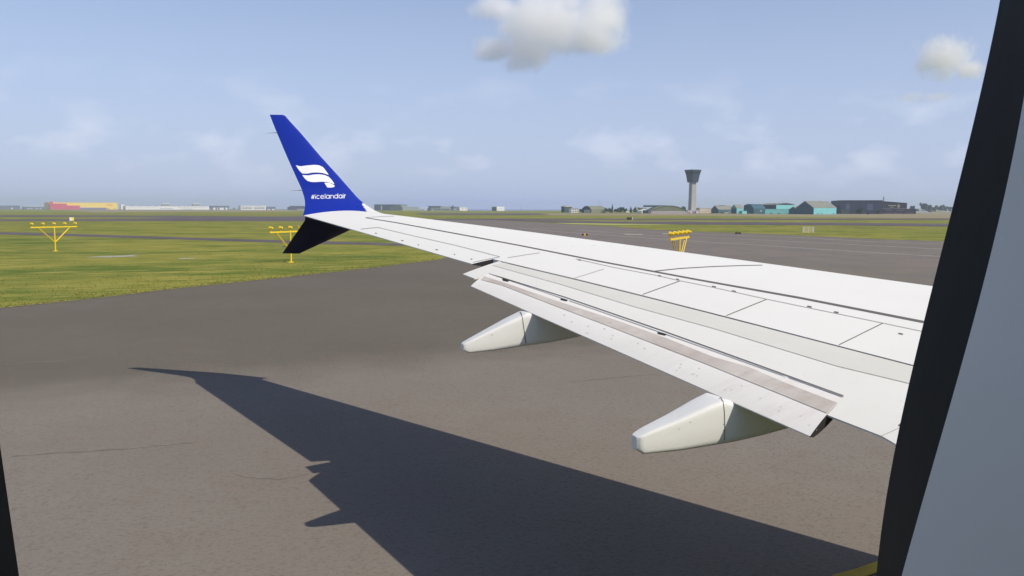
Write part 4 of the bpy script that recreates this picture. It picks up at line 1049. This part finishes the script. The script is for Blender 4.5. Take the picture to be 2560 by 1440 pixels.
# ---- masts
def mast(x, y0, y1, yb, label):
    P = G(x, yb); h = z_at(P, y0); m_ = MB(); m_.tube(P, P + Vector((0, 0, h)), .16, .07, 5)
    for k in (.35, .6, .85): m_.box(P + Vector((0, 0, h * k)), (.7, .7, .08))
    o = m_.build('mast', M_STEEL); tag(o, label, 'mast')
mast(1302, 508, 522, 529.5, 'lone thin mast against the sea')
mast(1497.5, 500, 522, 532.5, 'left one of two thin masts above the arched olive hangar')
mast(1502.5, 501.5, 522, 532.5, 'right one of two thin masts above the arched olive hangar')

# ---- vehicles far away
def car(x, yb, wpx, label, body, van=False, rot=0.0):
    P = G(x, yb); k = (P - CAM).length / F_PX; L = wpx * k; f = Vector((P.x - CAM.x, P.y - CAM.y, 0)).normalized(); r = Vector((f.y, -f.x, 0))
    L = max(min(L, 5.2), 3.6)
    ax = (r, f, Vector((0, 0, 1)))
    t = empty('parked_van' if van else 'parked_car', P, label, 'van' if van else 'car', 'vehicles parked before the hangars')
    H = 1.1 if van else .62
    def prof(pts, w, mt, nm):
        m_ = MB(); A = [P + r * (a * L) - f * (w / 2) + Vector((0, 0, z)) for a, z in pts]; B2 = [q + f * w for q in A]; m_.prism(A, B2); return m_.build(nm, mt, t)
    if van: prof([(-.5, .35), (.5, .35), (.5, 1.0), (.40, 1.2), (.30, 2.0), (-.5, 2.05)], 1.9, body, 'body'); prof([(.30, 1.25), (.39, 1.25), (.31, 1.8), (.14, 1.8), (.14, 1.25)], 1.94, K_GLASS, 'window')
    else:
        prof([(-.5, .3), (.5, .3), (.5, .72), (.28, .88), (-.46, .92)], 1.75, body, 'body')
        prof([(-.38, .92), (.24, .88), (.10, 1.38), (-.26, 1.42)], 1.5, body, 'cabin'); prof([(-.33, .96), (.18, .93), (.08, 1.30), (-.24, 1.33)], 1.56, K_GLASS, 'window')
    for a in (-.31, .31):
        for w in (-.82, .82):
            m_ = MB(); q = P + r * (a * L) + f * w + Vector((0, 0, .32)); m_.tube(q - f * .1, q + f * .1, .32, .32, 12); m_.build('wheel', M_RUBBER, t)
C_WH = mat('white car paint', (.8, .8, .8), .3, .5); C_DK = mat('dark car paint', (.06, .065, .08), .3, .5)
car(1816.5, 534.0, 12, 'white car parked before the leftmost teal hangar', C_WH)
car(1805.5, 533.8, 9, 'dark car parked left of the white one before the leftmost teal hangar', C_DK)
car(1570.5, 532.6, 6, 'small white van among the trees left of the tower', C_WH, True)
car(1228, 527.3, 5, 'tiny white car left of the lone block by the sea', C_WH)
xs_ = (2294, 2298.5, 2303, 2307.5, 2312, 2316.5)
for x in xs_: car(x, 531.8, 3.6, 'white van in the row of six parked by the brown bungalow', C_WH, True)

# ---- trees
K_LEAF = [c('leaf green', 62, 84, 58, 1.0, .9), c('leaf dark green', 46, 66, 52, 1.0, .9), c('leaf light green', 84, 104, 70, 1.0, .9)]
K_BARK = c('bark', 74, 62, 52)
def tree_crown(seed, conifer=False, n=1000):
    rnd = random.Random(seed); v, f, mi = [], [], []
    if conifer: cl = [((rnd.uniform(-1, 1) * .34 * (1 - z), rnd.uniform(-1, 1) * .34 * (1 - z), .12 + z * .88), .17 * (1.15 - z)) for z in [i / 15 for i in range(16)]]
    else: cl = [((rnd.uniform(-.36, .36), rnd.uniform(-.36, .36), rnd.uniform(.30, .86)), rnd.uniform(.12, .22)) for _ in range(14)]
    for i in range(n):
        cc, r_ = rnd.choice(cl); d = Vector((rnd.gauss(0, 1), rnd.gauss(0, 1), rnd.gauss(0, 1))).normalized() * r_ * rnd.uniform(.5, 1.05)
        p = Vector(cc) + d; a = Vector((rnd.gauss(0, 1), rnd.gauss(0, 1), rnd.gauss(0, 1))).normalized(); b4 = a.orthogonal().normalized(); s_ = rnd.uniform(.035, .075)
        q = a.cross(b4); k = len(v); v += [p + b4 * s_, p + q * s_, p - b4 * s_, p - q * s_]; f.append((k, k + 1, k + 2, k + 3)); mi.append(rnd.choice((0, 0, 1, 1, 2)))
    me = bpy.data.meshes.new('crown'); me.from_pydata([tuple(x) for x in v], [], f)
    for x in K_LEAF: me.materials.append(x)
    for p, i in zip(me.polygons, mi): p.material_index = i
    return me
def trunk_mesh():
    m_ = MB(); m_.tube((0, 0, 0), (0, 0, .45), .035, .022, 6)
    for a in range(4):
        t = a * 1.6; m_.tube((0, 0, .25 + a * .04), (.2 * math.cos(t), .2 * math.sin(t), .5 + a * .05), .016, .006, 5)
    me = bpy.data.meshes.new('trunk'); me.from_pydata([tuple(x) for x in m_.v], [], m_.f); me.materials.append(K_BARK); return me
CR = [tree_crown(21), tree_crown(22), tree_crown(23)]; CON = [tree_crown(31, True), tree_crown(32, True)]; TRK = trunk_mesh()
def tree(x, yb, yt, w, label, con=False, name='tree', i=[0], cat='tree', group='trees between the far hangars'):
    P = G(x, yb); P.z = -.2; k = (P - CAM).length / F_PX; h = z_at(P, yt) * 1.03 + .2; wd = w * k
    t = empty(name, P, label, cat, group); i[0] += 1
    me = (CON if con else CR)[i[0] % (2 if con else 3)]
    for nm, md in (('crown', me), ('trunk', TRK)):
        o = bpy.data.objects.new(nm, md); COL.objects.link(o); o.parent = t
        o.scale = (wd / .95 if nm == 'crown' else h * .6, wd / .95 if nm == 'crown' else h * .6, h / (1.02 if not con else 1.02)) 
        o.rotation_euler = (0, 0, i[0] * 1.3)
T = tree
T(1454, 531.8, 522.6, 14, 'low dark bush between the white house and the arched hangar')
T(1518, 532.0, 518.5, 13, 'bushy tree touching the right end of the arched olive hangar')
T(1525, 532.0, 520.5, 9, 'lower bush right of the arched hangar, beside the tall conifer')
T(1531, 532.0, 511.5, 8, 'tallest conifer left of the tower', True, 'conifer')
T(1538, 532.2, 521.5, 10, 'round bush directly right of the tallest conifer')
T(1546, 532.2, 519.6, 12, 'broad tree left of the small white van')
T(1556, 532.2, 517.8, 13, 'highest broad tree left of the small white van')
T(1564, 532.0, 520.0, 9, 'small tree just left of the small white van')
T(1577, 532.2, 517.2, 9, 'dark pointed tree right of the small white van', True, 'conifer')
T(1589, 531.2, 516.4, 7, 'thin conifer above the brown roofed barn', True, 'conifer')
T(1600, 531.0, 517.6, 9, 'tree crown showing over the right end of the brown roofed barn')
T(1709, 531.0, 516.6, 11, 'dark tree crown directly left of the tower shaft')
T(2099, 534.9, 524.0, 8, 'dark shrub between the tall teal hangar and the black hangar')
T(2128, 536.2, 527.0, 9, 'dark shrub before the left door bay of the black hangar')
T(2149, 536.6, 521.0, 15, 'light green tree in front of the middle of the black hangar')
T(2170, 536.6, 529.0, 5, 'thin small tree before the right door bay of the black hangar')
T(2195, 536.4, 525.4, 13, 'dark round tree at the right corner of the black hangar')
T(2273, 533.0, 523.0, 9, 'small bush at the right end of the brown ground floor')
T(2280, 531.0, 514.5, 11, 'single round tree right of the brown office wing')
T(2307, 530.5, 505.0, 15, 'tallest tree at the far right, behind the bungalow')
T(2321, 530.5, 512.5, 13, 'tree right of the tallest one behind the bungalow')
T(2335, 530.0, 517.5, 12, 'low tree between the bungalow and the round tree')
T(2349, 530.0, 510.5, 15, 'round tree near the window frame')
T(2362, 529.6, 516.5, 12, 'low tree right of the round tree near the window frame')
T(2374, 529.6, 517.0, 12, 'last low tree, cut by the window frame')

# ================================================================== AIRFIELD FURNITURE
def light_bar(base, label, tilt=0.0, braces=True):
    """approach light mast: pole, crossbar, two braces, five lamps; bar runs along the given direction"""
    P = base; t = empty('approach_light_mast', P, label, 'light mast', 'approach light masts')
    return t
BASES = [G(139, 628), G(728, 656.5), None]
dline = (BASES[1] - BASES[0]); dline.z = 0
P3 = G(1690, 680)     # the third one stands further along the row; its foot is hidden by the wing
def bar_dir(P, dx, span=4.0):
    """direction of the crossbar so that one metre of it spans dx px"""
    best = None
    for i in range(0, 180):
        a = R(i); d = Vector((math.cos(a), math.sin(a), 0)); q0, q1 = P + Vector((0, 0, 2)) - d * 2, P + Vector((0, 0, 2)) + d * 2
        x0, y0 = pxy(q0); x1, y1 = pxy(q1)
        e = abs((x1 - x0) / 4 - dx) + (0 if y1 < y0 else 100)
        if best is None or e < best[0]: best = (e, d)
    return best[1]
def build_mast(P, d, H, label, half=2.0, lamp=.16, dbl=False):
    t = empty('approach_light_mast', P, label, 'light mast', 'approach light masts')
    Zv = Vector((0, 0, 1)); n_ = Vector((-d.y, d.x, 0))
    m_ = MB(); m_.tube(P, P + Zv * H, .055, .05, 8); m_.box(P + Zv * .03, (.35, .35, .06)); m_.build('pole', M_YEL, t)
    m_ = MB(); m_.box(P + Zv * (H + .05), (half * 2.15, .10, .10), ax=(d, n_, Zv)); m_.build('crossbar', M_YEL, t)
    for sg in (-1, 1):
        m_ = MB()
        for o_ in (-.05, .05): m_.tube(P + Zv * (H * .40) + n_ * o_ + d * sg * .06, P + d * (sg * half * .72) + Zv * H + n_ * o_, .026, .026, 6)
        m_.build('brace', M_YEL, t)
    for i in range(5):
        q = P + d * (half * (i - 2) / 2) + Zv * (H + .08); face_ = Vector((n_.x, n_.y, 0))
        m_ = MB(); m_.tube(q, q + Zv * .16, .03, .03, 6); a = q + Zv * .26; m_.tube(a - face_ * .12, a + face_ * .08, .08, .13, 10); m_.ball(a - face_ * .11, .085, 8); lo = m_.build('lamp', M_YEL, t)
        m_ = MB(); m_.tube(a + face_ * .081, a + face_ * .095, .105, .105, 10); m_.build('lens', M_DARKGL, lo)
P1, P2 = BASES[0], BASES[1]
H1 = z_at(P1, 568.8)
m1 = build_mast(P1, bar_dir(P1, 27.0), H1, 'full yellow approach light mast standing alone in the grass at the far left')
m2 = build_mast(P2, bar_dir(P2, 23.6), z_at(P2, 580.8), 'yellow approach light mast half hidden behind the dark winglet fin')
step = (P2 - P1)
t3 = None
for i in range(200):   # where the row's line passes picture column 1690
    q = P2 + step * (i / 100)
    if pxy(q)[0] > 1690: t3 = q; break
P3 = t3 if t3 is not None else P3
m3 = build_mast(P3, bar_dir(P3, 11.2), z_at(P3, 598.0), 'yellow approach light mast seen almost end on above the wing, lamps bunched together')
0 and print('MASTS', P1, P2, P3, H1, z_at(P2, 580.8), z_at(P3, 598))

def marker_sign(x0, x1, yt, yb, label, cols, ribs=5, thick=.45, name='taxiway_sign', rot=0.0):
    P = G((x0 + x1) / 2, yb); k = (P - CAM).length / F_PX; W = (x1 - x0) * k; H = z_at(P, yt)
    f = Vector((P.x - CAM.x, P.y - CAM.y, 0)).normalized(); r = Vector((f.y, -f.x, 0)); Z = Vector((0, 0, 1))
    t = empty(name, P, label, 'sign')
    m_ = MB(); m_.box(P + Z * (H * .54), (W * .96, thick * .6, H * .86), ax=(r, f, Z)); m_.build('panel', cols[0], t)
    for i in range(ribs):
        m_ = MB(); m_.box(P + r * (W * ((i + .5) / ribs - .5)) + Z * (H * .54) - f * (thick * .33 + .02), (W / ribs * .86, .05, H * .92), ax=(r, f, Z)); m_.build('slat', cols[1 + i % (len(cols) - 1)], t)
    for s_ in (-.35, .35):
        m_ = MB(); m_.box(P + r * (W * s_) + Z * (H * .06), (.08, .08, H * .12), ax=(r, f, Z)); m_.build('foot', M_STEEL, t)
    return t
C_SW = mat('white sign paint', (.75, .74, .70), .5, .3); C_SY = mat('yellow sign paint', (.78, .66, .16), .5, .3); C_SD = mat('dark sign backing', (.10, .07, .09), .6, .3); C_SB = mat('dark brown sign back', (.10, .065, .05), .6, .3)
marker_sign(2008, 2033.5, 566.4, 583, 'striped yellow and white sign in the grass on the right', [C_SY, C_SW, C_SY, C_SW, C_SY, C_SW], 5)
marker_sign(175, 184, 543.2, 552.6, 'small pale yellow sign in the grass far behind the left mast', [C_SY, C_SW, C_SY], 2)
t_ = marker_sign(1567, 1582, 543.2, 550, 'dark brown sign back with a white right edge beyond the asphalt', [C_SB, C_SB, C_SB, C_SB, C_SB, C_SB, C_SW], 6, name='sign_back')

def guard_light(x, yb, label, colm):
    P = G(x, yb); k = (P - CAM).length / F_PX; w = 15 * k
    f = Vector((P.x - CAM.x, P.y - CAM.y, 0)).normalized(); r = Vector((f.y, -f.x, 0)); Z = Vector((0, 0, 1))
    t = empty('runway_guard_light', P, label, 'ground light', 'guard lights on the asphalt')
    m_ = MB(); m_.prism([P + r * a * w + f * b4 * w for a, b4 in ((-.2, -.2), (.2, -.2), (.2, .2), (-.2, .2))], [P + r * a * w + f * b4 * w + Z * .34 for a, b4 in ((-.1, -.1), (.1, -.1), (.1, .1), (-.1, .1))]); m_.build('housing', colm, t)
    for s_ in (-1, 1):
        m_ = MB(); q = P + r * (s_ * w * .30) + Z * .16; m_.ball(q, .15, 10, sc=(1.1, 1.1, .9)); m_.box(q - Z * .1, (w * .4, .12, .06), ax=(r, f, Z)); m_.build('lamp', M_DARKGL, t)
guard_light(1462, 589.2, 'low orange and black light on the asphalt left of the light mast', M_ORANGE)
guard_light(1845, 585.2, 'low blackish light at the far edge of the asphalt right of the light mast', C_SB)

# ================================================================== CLOUDS
def cloud(name, label, x, y, dist, wpx, hpx, lobes, seed, dens=.03):
    d = ray(x, y).normalized(); Cc = CAM + d * dist; k = dist / F_PX
    W, H = wpx * k, hpx * k
    me = MB(); me.box((0, 0, 0), (2, 2, 2)); o = me.build(name, [], None, local=True)
    o.location = Cc; f = Vector((d.x, d.y, 0)).normalized(); o.rotation_euler = (0, 0, math.atan2(-f.x, f.y))
    o.scale = (W / 2 * 1.4, W / 2 * 1.25, H / 2 * 1.4)
    mm = bpy.data.materials.new(name + ' vapour'); mm.use_nodes = True
    n, l = mm.node_tree.nodes, mm.node_tree.links; n.clear()
    out = n.new('ShaderNodeOutputMaterial'); pv = n.new('ShaderNodeVolumePrincipled'); pv.inputs['Anisotropy'].default_value = 0.0
    pv.inputs['Color'].default_value = (1, 1, 1, 1); pv.inputs['Absorption Color'].default_value = (1, 1, 1, 1)
    tc_ = n.new('ShaderNodeTexCoord'); nz_ = n.new('ShaderNodeTexNoise'); nz_.inputs['Scale'].default_value = 2.4; nz_.inputs['Detail'].default_value = 8; nz_.inputs['Roughness'].default_value = .66
    mp_ = n.new('ShaderNodeMapping'); mp_.inputs['Location'].default_value = (seed, seed * 1.7, 0); mp_.inputs['Scale'].default_value = (1.9, 1.6, 1.1)
    l.new(tc_.outputs['Object'], mp_.inputs['Vector']); l.new(mp_.outputs['Vector'], nz_.inputs['Vector'])
    acc = None
    for lb in lobes:
        cx, cy, cz, rx_, ry_, rz_ = (q * .8 for q in lb)
        s1 = n.new('ShaderNodeVectorMath'); s1.operation = 'SUBTRACT'; s1.inputs[1].default_value = (cx, cy, cz)
        s2 = n.new('ShaderNodeVectorMath'); s2.operation = 'DIVIDE'; s2.inputs[1].default_value = (rx_, ry_, rz_)
        s3 = n.new('ShaderNodeVectorMath'); s3.operation = 'LENGTH'; s4 = n.new('ShaderNodeMath'); s4.operation = 'SUBTRACT'; s4.inputs[0].default_value = 1
        l.new(tc_.outputs['Object'], s1.inputs[0]); l.new(s1.outputs[0], s2.inputs[0]); l.new(s2.outputs[0], s3.inputs[0]); l.new(s3.outputs['Value'], s4.inputs[1])
        if acc is None: acc = s4.outputs[0]
        else:
            mxm = n.new('ShaderNodeMath'); mxm.operation = 'MAXIMUM'; l.new(acc, mxm.inputs[0]); l.new(s4.outputs[0], mxm.inputs[1]); acc = mxm.outputs[0]
    a1 = n.new('ShaderNodeMath'); a1.operation = 'MULTIPLY_ADD'; a1.inputs[1].default_value = 2.2; a1.inputs[2].default_value = -1.02   # noise centred
    l.new(nz_.outputs['Fac'], a1.inputs[0])
    a2 = n.new('ShaderNodeMath'); a2.operation = 'ADD'; l.new(acc, a2.inputs[0]); l.new(a1.outputs[0], a2.inputs[1])
    rg = n.new('ShaderNodeMapRange'); rg.inputs['From Min'].default_value = .0; rg.inputs['From Max'].default_value = 1.1; rg.inputs['To Max'].default_value = dens
    l.new(a2.outputs[0], rg.inputs['Value']); l.new(rg.outputs['Result'], pv.inputs['Density']); l.new(pv.outputs[0], out.inputs['Volume'])
    o.data.materials.append(mm); tag(o, label, 'cloud', kind='thing'); return o
cloud('cloud', 'big white puffy cloud at the top centre of the sky', 1376, 78, 2600, 315, 165,
      [(-.07, 0, .15, .66, .8, .78), (.68, 0, .34, .36, .5, .75), (.58, 0, -.15, .44, .6, .50), (-.3, 0, -.47, .38, .5, .55), (-.72, 0, .56, .36, .4, .26), (-.74, 0, -.45, .34, .4, .32)], 3.1, .032)
cloud('cloud', 'small white puff of cloud beside the window frame at the upper right', 2370, 150, 2900, 135, 110,
      [(-.1, 0, .1, .75, .8, .75), (.55, 0, -.4, .38, .5, .38)], 8.3, .034)
cloud('cloud', 'thin faint wisp of cloud under the small puff at the upper right', 2315, 243, 3300, 120, 30,
      [(-.4, 0, .1, .5, .6, .7), (.3, 0, -.1, .6, .6, .7)], 5.3, .010)

# ================================================================== HAZE
def haze():
    m_ = MB(); m_.box((1500, 3500, 44.0), (15000, 13000, 90.0)); o = m_.build('haze', [], None)
    mm = bpy.data.materials.new('thin blue haze'); mm.use_nodes = True
    n, l = mm.node_tree.nodes, mm.node_tree.links; n.clear()
    out = n.new('ShaderNodeOutputMaterial'); pv = n.new('ShaderNodeVolumePrincipled')
    pv.inputs['Color'].default_value = (.70, .80, 1.0, 1); pv.inputs['Density'].default_value = HAZE_D; pv.inputs['Anisotropy'].default_value = 0.1
    l.new(pv.outputs[0], out.inputs['Volume']); o.data.materials.append(mm); o['kind'] = 'stuff'; o['label'] = 'thin blue haze over the airfield'; o['category'] = 'haze'
HAZE_D = 0.0002
haze()
